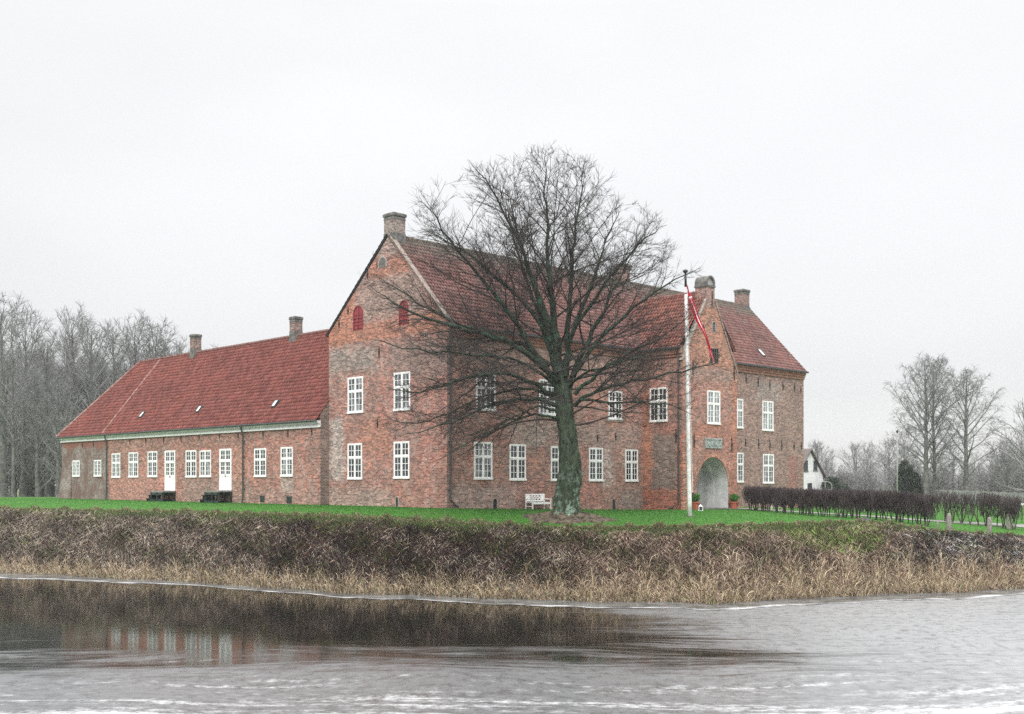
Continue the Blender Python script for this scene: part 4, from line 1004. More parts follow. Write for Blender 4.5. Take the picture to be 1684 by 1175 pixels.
leaders.append(poly([(915, 610, .3), (898, 560, .8), (885, 510, 1.3), (868, 460, 1.7), (850, 400, 2.0), (835, 340, 2.1), (822, 285, 2.2)], [.19, .14, .11, .08, .055, .03, .009]))
leaders.append(poly([(935, 640, .3), (952, 590, .8), (975, 540, 1.2), (1000, 490, 1.5), (1025, 440, 1.8), (1050, 385, 2.0)], [.19, .15, .12, .08, .045, .010]))
leaders.append(poly([(912, 630, -.3), (880, 585, -1.0), (845, 535, -1.7), (800, 480, -2.3), (755, 430, -2.7), (715, 380, -3.0), (690, 345, -3.0)], [.19, .145, .115, .08, .055, .03, .009]))
# limbs read off the photograph: sweeping low and wide on the left, rising on the right
leaders.append(poly([(908, 570, -.5), (885, 500, -1.4), (862, 430, -2.2), (830, 370, -2.8), (795, 320, -3.2), (770, 292, -3.4)], [.15, .12, .09, .06, .03, .010]))
leaders.append(poly([(936, 560, .6), (960, 490, 1.4), (985, 420, 2.1), (1005, 360, 2.5), (1018, 325, 2.6)], [.14, .11, .08, .045, .010]))
leaders.append(poly([(914, 560, 1.2), (890, 480, 2.6), (862, 400, 3.6), (845, 330, 4.0), (838, 285, 4.1)], [.14, .11, .08, .045, .010]))
hand = [([(915, 628, -.4), (880, 592, -1.2), (830, 568, -2.2), (770, 556, -3.0), (705, 542, -3.6), (650, 520, -3.8), (605, 490, -4.0)], .24),
        ([(912, 650, -.3), (870, 628, -1.4), (810, 618, -2.6), (745, 640, -3.8), (690, 660, -4.5), (635, 650, -4.8)], .17),
        ([(914, 668, -.4), (870, 655, -1.4), (815, 668, -2.6), (760, 695, -3.6), (705, 712, -4.2), (655, 725, -4.4)], .15),
        ([(918, 690, -.4), (880, 682, -1.5), (835, 700, -2.5), (780, 735, -3.2), (735, 770, -3.7)], .10),
        ([(945, 668, -.4), (958, 656, -1.0), (990, 645, -1.8), (1040, 632, -2.3), (1100, 625, -2.6), (1160, 610, -2.8), (1192, 604, -2.8)], .15),
        ([(945, 650, -.3), (985, 612, -.9), (1035, 585, -1.2), (1090, 560, -1.5), (1140, 520, -1.5)], .15),
        ([(940, 620, 0), (975, 575, .3), (1010, 530, .5), (1060, 490, .7), (1110, 455, .8), (1150, 438, .8)], .17),
        ([(905, 600, .3), (860, 560, .8), (800, 545, 1.2), (735, 520, 1.4), (670, 480, 1.4), (612, 440, 1.2)], .17),
        ([(915, 676, -.5), (885, 668, -1.6), (850, 690, -2.8), (800, 715, -3.9), (750, 745, -4.6), (700, 765, -4.9)], .09),
        ([(912, 655, -.2), (880, 640, .2), (830, 640, .5), (780, 655, .3), (720, 690, -.4), (670, 700, -.8), (625, 690, -1.0)], .11),
        ([(916, 640, -.6), (880, 610, -2.0), (840, 600, -3.4), (780, 600, -4.8), (710, 600, -5.8), (640, 590, -6.2), (605, 580, -6.2)], .12),
        ([(936, 640, -.6), (960, 620, -2.0), (1000, 612, -3.4), (1060, 600, -4.4), (1120, 590, -5.0)], .10),
        ([(955, 660, -1.0), (1000, 668, -1.9), (1060, 668, -2.7), (1110, 676, -3.0), (1150, 690, -3.1)], .09),
        ([(905, 560, -.6), (860, 500, -1.6), (800, 455, -2.5), (740, 420, -3.3), (690, 400, -3.8)], .14),
        ([(938, 560, -.6), (975, 500, -1.8), (1020, 450, -2.8), (1065, 410, -3.3), (1095, 395, -3.5)], .14)]
limbs = []
for pts_, r in hand:
    k = len(pts_); limbs.append(poly(pts_, [r*.7*(1-i/(k-1))**.9+.009 for i in range(k)]))
thick, mid, thin = list(leaders)+list(limbs), [], []
first = []
golden = 2.39996; az = 0
for li, ld in enumerate(leaders[:5]):          # limbs that leave the leaders all round
    for k in range(20 if li == 0 else 13):
        t = .06+.88*(k/(19 if li == 0 else 12))**.8; p, d, r = at(ld, min(.97, t+rnd.uniform(-.02, .02))); az += golden
        hfrac = (p[2]-5)/(hz(240)-5)
        el = radians(18+46*max(0, min(1, hfrac))+rnd.uniform(-8, 8))
        dd_ = (cos(az)*cos(el), sin(az)*cos(el), sin(el))
        L = rnd.uniform(6.5, 11)*(1-.45*hfrac)
        b = branch(rnd, p, dd_, L, min(.07, r*.5), .010, 11, .015, .085, inside, push)
        if b and len(b[0]) > 3: first.append(b)
for k in range(14):                        # low limbs from the trunk itself
    py = 700-k*7; a_ = k*golden+.5; p = (wx(interp(py*-1., [-852, -750, -690, -640, -600], [932, 933, 930, 925, 921])), TY, hz(py)); el = radians(rnd.uniform(-6, 22))
    b = branch(rnd, p, (cos(a_)*cos(el), sin(a_)*cos(el), sin(el)), rnd.uniform(5, 10), .065, .010, 11, rnd.choice((-.03, -.015, .02)), .09, inside, push)
    if b and len(b[0]) > 3: first.append(b)
mid += first
def sprout(parents, n_per_m, len_f, ang, r_f, segs, trop, wig, tmin=.12, lmin=.5, lmax=4., slack=1.06):
    res = []
    for pa in parents:
        P, R = pa; Lp = sum(math.dist(P[i], P[i+1]) for i in range(len(P)-1)); n = max(2, int(Lp*n_per_m)); rot = rnd.uniform(0, 6)
        for k in range(n):
            t = tmin+(1-tmin)*(k+rnd.uniform(.1, .9))/n
            if t > .985: t = .985
            p, d, r = at(pa, t); rot = (0 if k % 2 else pi)+rnd.gauss(0, .75)
            L = min(lmax, max(lmin, Lp*len_f*(1.12-t)*rnd.uniform(.6, 1.25)))
            dd_ = side_dir(d, radians(rnd.uniform(*ang)), rot)
            b = branch(rnd, p, dd_, L, max(.0065, min(r*.62, .009+L*.0115)), .0055, segs, trop, wig, (lambda q: inside(q, slack)), push)
            if b: res.append(b)
    return res
second = sprout(limbs, 1.85, .52, (28, 54), .42, 7, .010, .09, tmin=.2, lmin=1.1, lmax=4.6)+sprout(first, 1.35, .50, (26, 48), .42, 6, .015, .09, tmin=.35, lmin=1.0, lmax=3.8)+sprout(leaders, 1.7, .42, (30, 50), .5, 6, .03, .10, tmin=.3, lmin=.9, lmax=3.6)
third = sprout(second, 3.5, .42, (26, 48), .6, 4, .012, .11, tmin=.12, lmin=.4, lmax=1.6, slack=1.15)
thin = third
# last shoots, made in one go
tw = []
for P, R in third:
    n = max(2, int(len(P)*1.1))
    for k in range(n):
        p, d, r = at((P, R), rnd.uniform(.15, .98)); dd_ = side_dir(d, radians(rnd.uniform(22, 48)), rnd.choice((0, pi))+rnd.gauss(0, .6)); L = rnd.uniform(.25, .6)
        dd_ = norm((dd_[0], dd_[1], dd_[2]+.12)); m_ = tuple(p[i]+dd_[i]*L*.5+rnd.gauss(0, .02) for i in range(3)); e_ = tuple(p[i]+dd_[i]*L+(.03 if i == 2 else 0) for i in range(3))
        tw.append(((p, m_, e_), (.0065, .0055, .004)))
print('tree', len(first), len(second), len(third), len(tw))
beech = thing('beech_tree', (TX, TY, TZ), 'large bare spreading tree with thick mossy trunk on the lawn before the castle', 'tree')
# trunk: fluted, flared foot, burls
nz_ = 70; ns_ = 48; zt0, zt1 = TZ-.25, hz(618); zz = np.linspace(zt0, zt1, nz_); V = []
prng = np.random.default_rng(5)
for z in zz:
    cxx = interp(z, _axz, _axx); hgt = z-TZ
    r = np.interp(hgt, [-.3, 0, .3, .7, 1.3, 2.4, 3.6, 4.8, 6.0, 7.0, 7.8], [1.15, .93, .76, .67, .61, .54, .53, .51, .48, .44, .32])
    a = np.arange(ns_)*2*pi/ns_
    flute = .24*np.exp(-max(hgt, 0)/.45)*np.cos(a*5+.8)+.06*np.exp(-max(hgt, 0)/1.5)*np.cos(a*8+.3)+.05*np.exp(-max(hgt, 0)/2.)*np.cos(a*9+2)+.035*np.sin(a*4+z*1.1)+.03*np.sin(a*7-z*1.9)
    burl = .16*np.exp(-((hgt-2.2)**2)/.35)*np.maximum(0, np.cos(a-.2))**3+.12*np.exp(-((hgt-1.0)**2)/.12)*np.maximum(0, np.cos(a-pi+.5))**3+.10*np.exp(-((hgt-3.2)**2)/.2)*np.maximum(0, np.cos(a+.4))**4
    rr_ = r+flute+burl+prng.normal(0, .014, ns_)
    V.append(np.stack([cxx+rr_*np.cos(a), TY+rr_*np.sin(a), np.full(ns_, z)], -1))
V = np.array(V).reshape(-1, 3); i = np.arange(nz_-1)[:, None]*ns_+np.arange(ns_)[None, :]; j = np.arange(nz_-1)[:, None]*ns_+(np.arange(ns_)[None, :]+1) % ns_
F = np.stack([i.ravel(), j.ravel(), (j+ns_).ravel(), (i+ns_).ravel()], -1)
np_mesh('trunk', V, F, M['bark'], beech, smooth=True)
V, F = tubes([(np.array(P), np.array(R)) for P, R in thick], 10); np_mesh('limbs', V, F, M['limb'], beech, smooth=True)
V, F = tubes([(np.array(P), np.array(R)) for P, R in first+second], 5); V2, F2 = tubes([(np.array(P), np.array(R)) for P, R in third]+[(np.array(P), np.array(R)) for P, R in tw], 3)
np_mesh('crown', np.concatenate([V, V2]), np.concatenate([F, F2+len(V)]), M['twig'], beech)
# bare soil and roots round its foot
a = np.linspace(0, 2*pi, 64, endpoint=False); V = []
for q, rad in enumerate((.7, 1.2, 1.6, 2.0, 2.35)):
    rr_ = rad*(1+.12*np.sin(a*3+1)+.08*np.sin(a*7)+.05*np.sin(a*13)); x = TX+rr_*np.cos(a)*1.15; y = TY+rr_*np.sin(a)*.9
    V.append(np.stack([x, y, ground_z(x, y)+[.34, .22, .12, .05, -.04][q]+.05*np.sin(a*9+q)], -1))
V = np.array(V).reshape(-1, 3); i = np.arange(4)[:, None]*64+np.arange(64)[None, :]; j = np.arange(4)[:, None]*64+(np.arange(64)[None, :]+1) % 64
tag(np_mesh('bare_soil', V, np.stack([i.ravel(), j.ravel(), (j+64).ravel(), (i+64).ravel()], -1), simple_noise_mat('root_soil', (.035, .028, .02), (.14, .11, .075), 3.5, .95, .8, bd=.1), smooth=True), 'dark bare earth mounded round the foot of the big tree', 'soil', kind='stuff')

# ------------------------------------------------------------------ trees farther off (built once, then copied)
def grow_tree(seed, H, R, trunk_r, first_at=.25, nl=26, style='oak', twigs=1.0, tr=.012):
    rnd_ = random.Random(seed); P = []; n = 12; x = y = 0.; 
    for i in range(n+1):
        P.append((x, y, H*.97*i/n)); x += rnd_.gauss(0, .02*H/n*2); y += rnd_.gauss(0, .02*H/n*2)
    Rr_ = [trunk_r*((1-i/n)**.8)+.02 for i in range(n+1)]; Rr_[0] *= 1.35; trunk = (P, Rr_)
    L1, L2, L3 = [], [], []
    for k in range(nl):
        t = first_at+(1-first_at)*.96*(k+.5)/nl; p, d, r = at(trunk, t); a_ = k*golden+rnd_.uniform(-.3, .3)
        s_ = (t-first_at)/(1-first_at)
        if style == 'birch': prof_ = (sin(pi*min(1, (s_*.85+.18)))**.7); el = radians(38+22*s_); trop = .02
        elif style == 'forest': prof_ = (sin(pi*min(1, (s_*.8+.12)))**.8); el = radians(42+25*s_); trop = .035
        elif style == 'shrub': prof_ = .9-.3*s_; el = radians(45+25*s_); trop = .02
        else: prof_ = (sin(pi*min(1, (s_*.72+.25)))**.8); el = radians(20+45*s_); trop = .02
        L = R*1.15*prof_*rnd_.uniform(.8, 1.15)
        b = branch(rnd_, p, (cos(a_)*cos(el), sin(a_)*cos(el), sin(el)), L, min(r*.55, .03+L*.016), tr*1.3, 7, trop, .10)
        if b: L1.append(b)
    for P_, R_ in L1:
        Lp = sum(math.dist(P_[i], P_[i+1]) for i in range(len(P_)-1)); m_ = max(3, int(Lp*1.5*twigs))
        for k in range(m_):
            t = .2+.78*(k+rnd_.random())/m_; p, d, r = at((P_, R_), min(t, .98))
            b = branch(rnd_, p, side_dir(d, radians(rnd_.uniform(28, 52)), (0 if k % 2 else pi)+rnd_.gauss(0, .8)), max(.5, Lp*.42*(1.15-t)*rnd_.uniform(.6, 1.2)), tr*1.5, tr, 4, (.0 if style == 'birch' else .03), .12)
            if b: L2.append(b)
    for P_, R_ in L2:
        for k in range(int(4*twigs)+1):
            p, d, r = at((P_, R_), rnd_.uniform(.2, 1)); dd_ = side_dir(d, radians(rnd_.uniform(22, 50)), rnd_.uniform(0, 6.3)); L = rnd_.uniform(.4, 1.1)
            dz = -.55 if style == 'birch' else .1
            m_ = tuple(p[i]+dd_[i]*L*.5 for i in range(3)); e_ = (m_[0]+dd_[0]*L*.5, m_[1]+dd_[1]*L*.5, m_[2]+dd_[2]*L*.5+dz*L*.5); L3.append(((p, m_, e_), (tr*.9, tr*.8, tr*.7)))
    tv = tubes([(np.array(P), np.array(Rr_))], 9)
    ca = tubes([(np.array(a_), np.array(b_)) for a_, b_ in L1], 5); cb = tubes([(np.array(a_), np.array(b_)) for a_, b_ in L2+L3], 3)
    cv = (np.concatenate([ca[0], cb[0]]), np.concatenate([ca[1], cb[1]+len(ca[0])]))
    return tv, cv
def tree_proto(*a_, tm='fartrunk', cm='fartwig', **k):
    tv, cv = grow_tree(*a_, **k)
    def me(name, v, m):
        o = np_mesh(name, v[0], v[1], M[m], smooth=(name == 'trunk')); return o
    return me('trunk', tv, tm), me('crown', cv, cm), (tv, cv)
def put_tree(proto, name, x, y, z, rot, sc_, label, cat, group=None, used=set()):
    r = thing(name, (x, y, z), label, cat, group); r.rotation_euler[2] = rot; r.scale = (sc_[0], sc_[0], sc_[1]) if isinstance(sc_, tuple) else (sc_,)*3
    for o in proto[:2]:
        if id(proto[0]) not in used or o.parent is not None: c_ = o.copy(); COL.objects.link(c_)
        else: c_ = o
        c_.parent = r
    return r
protos = {}
def proto(key, *a_, **k):
    t_, c_, raw = tree_proto(*a_, **k)
    for o in (t_, c_): COL.objects.unlink(o)       # the source itself is never placed, only its copies
    protos[key] = (t_, c_, raw)
proto('f1', 101, 21, 5.0, .34, first_at=.32, nl=30, style='forest', twigs=1.35, tr=.017)
proto('f2', 102, 22, 4.4, .29, first_at=.36, nl=28, style='forest', twigs=1.35, tr=.017)
proto('f3', 103, 20, 5.8, .36, first_at=.25, nl=30, style='forest', twigs=1.3, tr=.017)
proto('b1', 104, 19, 6.4, .33, first_at=.16, nl=34, style='birch', twigs=1.7, tr=.014)
proto('b2', 105, 18, 5.6, .27, first_at=.18, nl=32, style='birch', twigs=1.7, tr=.014)
proto('o1', 106, 11, 4.6, .24, first_at=.15, nl=24, style='oak', twigs=.8, tr=.02)
proto('s1', 107, 6, 3.2, .10, first_at=.04, nl=26, style='shrub', twigs=.9, tr=.02)
tr_rnd = random.Random(12)
def far_z(x, y): return gz(x, y)-.1
# front row of the wood on the left: (photo x, distance, height, kind)
wood = [(4, 112, 22.5, 'f3', 'tall bare tree at the left edge of the photo with dense upper branches'),
        (22, 108, 17, 'f2', 'thin leaning bare tree beside the left edge, before the taller one'),
        (38, 120, 22.5, 'f1', 'bare tree with high broom-like crown between the left edge and the wing'),
        (62, 109, 15, 'f2', 'short thick-stemmed bare tree rooted at the lawn left of the low wing'),
        (78, 125, 21, 'f2', 'slender bare tree with forked top left of the low wing'),
        (96, 108, 13, 'f3', 'dark stout bare tree standing right beside the rubble end of the low wing'),
        (122, 132, 25, 'f1', 'highest bare crown above the far end of the low wing'),
        (150, 126, 22.5, 'f3', 'bare tree whose crown shows above the hipped end of the low wing'),
        (185, 134, 24, 'f2', 'bare tree rising behind the hip of the tiled low roof'),
        (222, 136, 25, 'f1', 'bare tree rising just left of where the low ridge begins'),
        (258, 140, 25, 'f3', 'bare tree behind the low ridge, second left of its first chimney'),
        (292, 142, 23.5, 'f2', 'bare tree directly left of the first chimney of the low wing'),
        (345, 170, 25.5, 'f1', 'small distant bare crown peeping over the low ridge right of the first chimney')]
for px, Y, H, kd, lab in wood:
    x = k_of(px)*Y; z = far_z(x, Y); base = {'f1': 21, 'f2': 22, 'f3': 20}[kd]; s_ = H/base*.87
    put_tree(protos[kd], 'bare_tree', x, Y, z, tr_rnd.uniform(0, 6), (s_*tr_rnd.uniform(.95, 1.15), s_), lab, 'tree', 'bare trees of the hazy wood behind the low wing')
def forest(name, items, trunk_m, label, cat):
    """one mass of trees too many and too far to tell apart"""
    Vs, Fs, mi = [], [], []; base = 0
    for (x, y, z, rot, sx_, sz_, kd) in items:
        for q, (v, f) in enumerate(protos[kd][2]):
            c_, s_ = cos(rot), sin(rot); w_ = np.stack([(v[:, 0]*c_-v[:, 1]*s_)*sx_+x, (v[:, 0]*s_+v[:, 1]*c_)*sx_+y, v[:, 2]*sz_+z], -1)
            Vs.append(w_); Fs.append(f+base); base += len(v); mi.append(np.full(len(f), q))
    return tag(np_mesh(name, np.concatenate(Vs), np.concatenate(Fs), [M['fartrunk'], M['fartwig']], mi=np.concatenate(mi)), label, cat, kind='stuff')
items = []
for k in range(34):
    px = tr_rnd.uniform(-120, 330); Y = tr_rnd.uniform(128, 185); H = tr_rnd.uniform(17, 23)*np.interp(px, [-100, 0, 250, 330], [1.1, 1.1, 1.05, .95])*Y/150; kd = tr_rnd.choice(('f1', 'f2', 'f3'))
    x = k_of(px)*Y; s_ = H/21*.86; items.append((x, Y, far_z(x, Y), tr_rnd.uniform(0, 6), s_*.9, s_, kd))
for k in range(46):            # undergrowth of the wood
    px = tr_rnd.uniform(-140, 110); Y = tr_rnd.uniform(113, 150); x = k_of(px)*Y; s_ = tr_rnd.uniform(.7, 1.5); items.append((x, Y, far_z(x, Y), tr_rnd.uniform(0, 6), s_, s_*1.1, 's1'))
forest('woods', items, None, 'hazy mass of bare trees and undergrowth filling the wood behind the left wing', 'woods')
# the open country on the right
right = [('birch_tree', 'b1', 1522, 138, 18.6, (1.0, .2), 'left and taller bare birch with two close stems beyond the hedge', 'tree'),
         ('birch_tree', 'b2', 1536, 139, 18.8, (.85, 1.7), 'bare birch whose stem rises close beside the tallest one', 'tree'),
         ('birch_tree', 'b1', 1590, 136, 16.9, (1.05, 3.0), 'separate bare birch with a single forked stem above the pale fence', 'tree'),
         ('bare_tree', 'o1', 1486, 175, 10.5, (.95, 1.), 'small bare tree just left of the dark conifer', 'tree'),
         ('bare_tree', 'o1', 1408, 185, 8.6, (1.0, 2.), 'round bare tree midway between the white house and the far white mast', 'tree'),
         ('bare_tree', 'o1', 1432, 190, 8.0, (.8, 4.2), 'smaller bare tree close right of the round one on the horizon', 'tree'),
         ('bare_tree', 'f2', 1368, 195, 8.4, (.5, 5.), 'thin upright bare tree above the dark round evergreen by the white house', 'tree'),
         ('bare_tree', 'o1', 1346, 200, 9.0, (.9, 3.3), 'bare tree showing over the roof of the white house', 'tree'),
         ('bare_tree', 'o1', 1690, 120, 10.5, (1.15, 2.2), 'broad bare tree cut by the right edge of the photo', 'tree'),
         ('bare_tree', 'o1', 1650, 150, 8.0, (1.0, .6), 'low hazy bare tree between the single birch and the right edge', 'tree')]
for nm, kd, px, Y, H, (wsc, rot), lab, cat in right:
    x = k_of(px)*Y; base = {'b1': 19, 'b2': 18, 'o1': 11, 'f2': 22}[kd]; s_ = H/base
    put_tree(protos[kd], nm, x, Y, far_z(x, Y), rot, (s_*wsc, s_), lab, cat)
items = []
for k in range(60):
    px = tr_rnd.uniform(1300, 1780); Y = tr_rnd.uniform(190, 240); x = k_of(px)*Y; s_ = tr_rnd.uniform(.5, .95); items.append((x, Y, far_z(x, Y), tr_rnd.uniform(0, 6), s_, s_*1.1*np.interp(px, [1330, 1600, 1700], [.9, .9, 1.35]), tr_rnd.choice(('s1', 's1', 'o1'))))
for k in range(60):
    px = tr_rnd.uniform(1330, 1780); Y = tr_rnd.uniform(150, 185); x = k_of(px)*Y; s_ = tr_rnd.uniform(.45, .62); items.append((x, Y, far_z(x, Y), tr_rnd.uniform(0, 6), s_*1.7, s_, 's1'))
for k in range(16):
    px = tr_rnd.uniform(1640, 1780); Y = tr_rnd.uniform(125, 160); x = k_of(px)*Y; s_ = tr_rnd.uniform(.8, 1.2); items.append((x, Y, far_z(x, Y), tr_rnd.uniform(0, 6), s_*1.3, s_, 's1'))
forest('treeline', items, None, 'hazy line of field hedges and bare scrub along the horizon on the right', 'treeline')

# clumped foliage for conifers and box
def leaf_cloud(centers, radii, n, size, rng, squash=1., colr=None):
    c_ = np.asarray(centers)[rng.integers(0, len(centers), n)]; 
    idx = rng.integers(0, len(centers), n); c_ = np.asarray(centers)[idx]; rd = np.asarray(radii)[idx]
    d = rng.normal(size=(n, 3)); d /= np.linalg.norm(d, axis=1, keepdims=True); rr_ = rd*rng.random(n)**.4
    p = c_+d*rr_[:, None]*np.array([1, 1, squash]); a_ = rng.normal(size=(n, 3)); a_ /= np.linalg.norm(a_, axis=1, keepdims=True); b_ = np.cross(a_, rng.normal(size=(n, 3))); b_ /= np.linalg.norm(b_, axis=1, keepdims=True)
    s_ = size*rng.uniform(.6, 1.3, n)[:, None]; V = np.stack([p-a_*s_*.5, p+b_*s_*.35, p+a_*s_*.5, p-b_*s_*.35], 1).reshape(-1, 3)
    F = np.arange(n*4).reshape(-1, 4); return V, F
rc = np.random.default_rng(77)
def conifer(px, Y, H, R, label, name='conifer', cone=True):
    x = k_of(px)*Y; z = far_z(x, Y); o = thing(name, (x, Y, z), label, 'evergreen')
    cs, rs = [], []
    for k in range(70):
        h = rc.random(); a_ = rc.random()*6.3; rad = (R*(1-h*.75) if cone else R*sqrt(max(0, 1-h*h)))*rc.random()**.5; cs.append((x+rad*cos(a_), Y+rad*sin(a_), z+.3+h*H*.95)); rs.append(.5+.45*(1-h))
    V, F = leaf_cloud(cs, rs, 9000, .22, rc); np_mesh('foliage', V, F, M['conifer'], o)
    mb = MB(); mb.tube([(x, Y, z-.1), (x, Y, z+H*.7)], [.16, .05], 8); mb.build('trunk', M['fartrunk'], o)
conifer(1489, 146, 5.3, 1.7, 'dark blunt conifer left of the birches behind the hedge'); conifer(1502, 150, 3.9, 1.2, 'lower dark conifer leaning on the right side of the blunt one')
conifer(1368, 150, 3.0, 1.3, 'dark round evergreen just right of the white house', 'evergreen_bush', False)
conifer(1384, 152, 1.9, 1.6, 'low dark evergreen mound at the foot of the round one', 'evergreen_bush', False)

# white house
HYd = 150; hx = k_of(1331.5)*HYd; HG = gz(hx, HYd)
hz_ = lambda py: CAMZ+(HY-py)*HYd/FPX
hb = (hx, HYd); FH = Face2(hb, D2, nD1); FHs = Face2(add2(hb, nD2, 3.6), D1, nD2); ph = 3.6
house = thing('white_house', (hx, HYd, HG), 'small white gabled house half hidden behind the right corner of the castle', 'house')
he, hr = 2.2, 5.75; mb = MB()
fpoly(mb, FH, [(-ph, HG-.5), (ph, HG-.5), (ph, he), (0, hr-.1), (-ph, he)])
FHb = Face2(add2(hb, D1, 10), D2, D1); fpoly(mb, FHb, [(-ph, HG-.5), (ph, HG-.5), (ph, he), (0, hr-.1), (-ph, he)])
for s_ in (-ph, ph):
    f_ = Face2(add2(hb, D2, s_), D1, D2 if s_ > 0 else nD2); fpoly(mb, f_, [(0, HG-.5), (10, HG-.5), (10, he), (0, he)])
mb.build('wall', simple_noise_mat('white_render', (.68, .68, .69), (.80, .80, .80), 1, .9, .1), house)
mb = MB()
for s_ in (-1, 1):
    a = [FH.p(s_*(ph+.4), .35, he-.36), FH.p(0, .35, hr+.02), FH.p(0, -10.3, hr+.02), FH.p(s_*(ph+.4), -10.3, he-.36)]
    b = [(p[0], p[1], p[2]+.18) for p in a]; mb.hexa(a+b)
mb.build('roof', simple_noise_mat('brown_house_roof', (.10, .085, .08), (.16, .13, .12), 2), house)
for u0, u1, z0, z1 in ((1.0, 2.0, 3.0, 4.3), (-1.6, -.5, 2.9, 4.3), (-.6, .6, -.2, 1.2)):
    mb = MB(); mb.fbox(FH, u0, u1, -.02, .04, z0, z1); o = mb.build('window', M['gutter'], house)
    mb = MB(); mb.fbox(FH, u0-.15, u1+.15, .0, .10, z0-.14, z0-.02); mb.build('sill', M['cement'], o)
# arched glass frame beside it
x = k_of(1357)*148; z0 = CAMZ+(HY-800)*148/FPX-1.6; mb = MB()
mb.tube([(x-.9, 148, z0), (x-.9, 148, z0+1.7)]+[(x-.9*cos(pi*i/8), 148, z0+1.7+.55*sin(pi*i/8)) for i in range(1, 8)]+[(x+.9, 148, z0+1.7), (x+.9, 148, z0)], .06, 6)
mb.tube([(x-.9, 148, z0+1.1), (x+.9, 148, z0+1.1)], .07, 6); mb.tube([(x, 148, z0), (x, 148, z0+2.2)], .05, 6)
tag(mb.build('garden_arch', M['pale'], origin=(x, 148, z0)), 'low white round-topped garden frame right of the white house', 'garden frame')
# pale picket fence
fa, fb = (k_of(1536)*140, 140), (k_of(1712)*104, 104); fl = math.dist(fa, fb); fd = ((fb[0]-fa[0])/fl, (fb[1]-fa[1])/fl)
fence = thing('picket_fence', (fa[0], fa[1], gz(*fa)), 'long pale picket fence beyond the hedge at the right', 'fence')
mb = MB(); FF = Face2(fa, fd, (fd[1], -fd[0])); k = 0; u = 0
while u < fl:
    x, y, _ = FF.p(u, 0, 0); g0 = gz(x, y); top = CAMZ+(HY-np.interp(CX+FPX*x/y, [1536, 1620, 1684], [805.5, 808.5, 811]))*y/FPX
    mb.fbox(FF, u, u+.12, 0, .03, g0+.08, top+.04*sin(u*2)); u += .27
mb.build('pickets', M['pale'], fence)
mb = MB(); u = 0
while u < fl-3:
    x, y, _ = FF.p(u, 0, 0); x2, y2, _ = FF.p(u+3, 0, 0)
    for hh in (.4, 1.0): mb.hexa([FF.p(u, -.06, gz(x, y)+hh), FF.p(u+3, -.06, gz(x2, y2)+hh), FF.p(u+3, -.01, gz(x2, y2)+hh), FF.p(u, -.01, gz(x, y)+hh), FF.p(u, -.06, gz(x, y)+hh+.09), FF.p(u+3, -.06, gz(x2, y2)+hh+.09), FF.p(u+3, -.01, gz(x2, y2)+hh+.09), FF.p(u, -.01, gz(x, y)+hh+.09)])
    mb.fbox(FF, u-.06, u+.06, -.18, -.06, gz(x, y)-.2, gz(x, y)+1.15); u += 3
mb.build('rails', M['pale'], fence)
# white barrier at the right edge
x0_, y0_ = k_of(1661)*88, 88; g0 = gz(x0_, y0_); zt = CAMZ+(HY-829)*88/FPX
bar_t = thing('white_barrier', (x0_, y0_, g0), 'white painted rail on posts at the right edge behind the last bush', 'barrier')
mb = MB(); mb.box(x0_, x0_+4.5, y0_-.05, y0_+.05, zt-.10, zt+.06); mb.build('rail', M['white'], bar_t)
for q in (.3, 2.2, 4.2):
    mb = MB(); mb.box(x0_+q-.06, x0_+q+.06, y0_+.06, y0_+.18, g0-.3, zt+.1); mb.build('post', M['white'], bar_t)
# far mast
x0_, y0_ = k_of(1475.5)*125, 125; g0 = gz(x0_, y0_); zt = CAMZ+(HY-709)*125/FPX
t_ = thing('flagpole', (x0_, y0_, g0), 'bare pale mast far behind the hedge, without any flag', 'flagpole')
mb = MB(); mb.tube([(x0_, y0_, g0-.2), (x0_, y0_, zt-.25)], [.10, .055], 8); mb.build('pole', M['pale'], t_, smooth=True)
mb = MB(); mb.tube([(x0_, y0_, zt-.25), (x0_, y0_, zt-.15), (x0_, y0_, zt), (x0_, y0_, zt+.1)], [.05, .14, .14, .04], 8); mb.build('finial', M['iron'], t_)

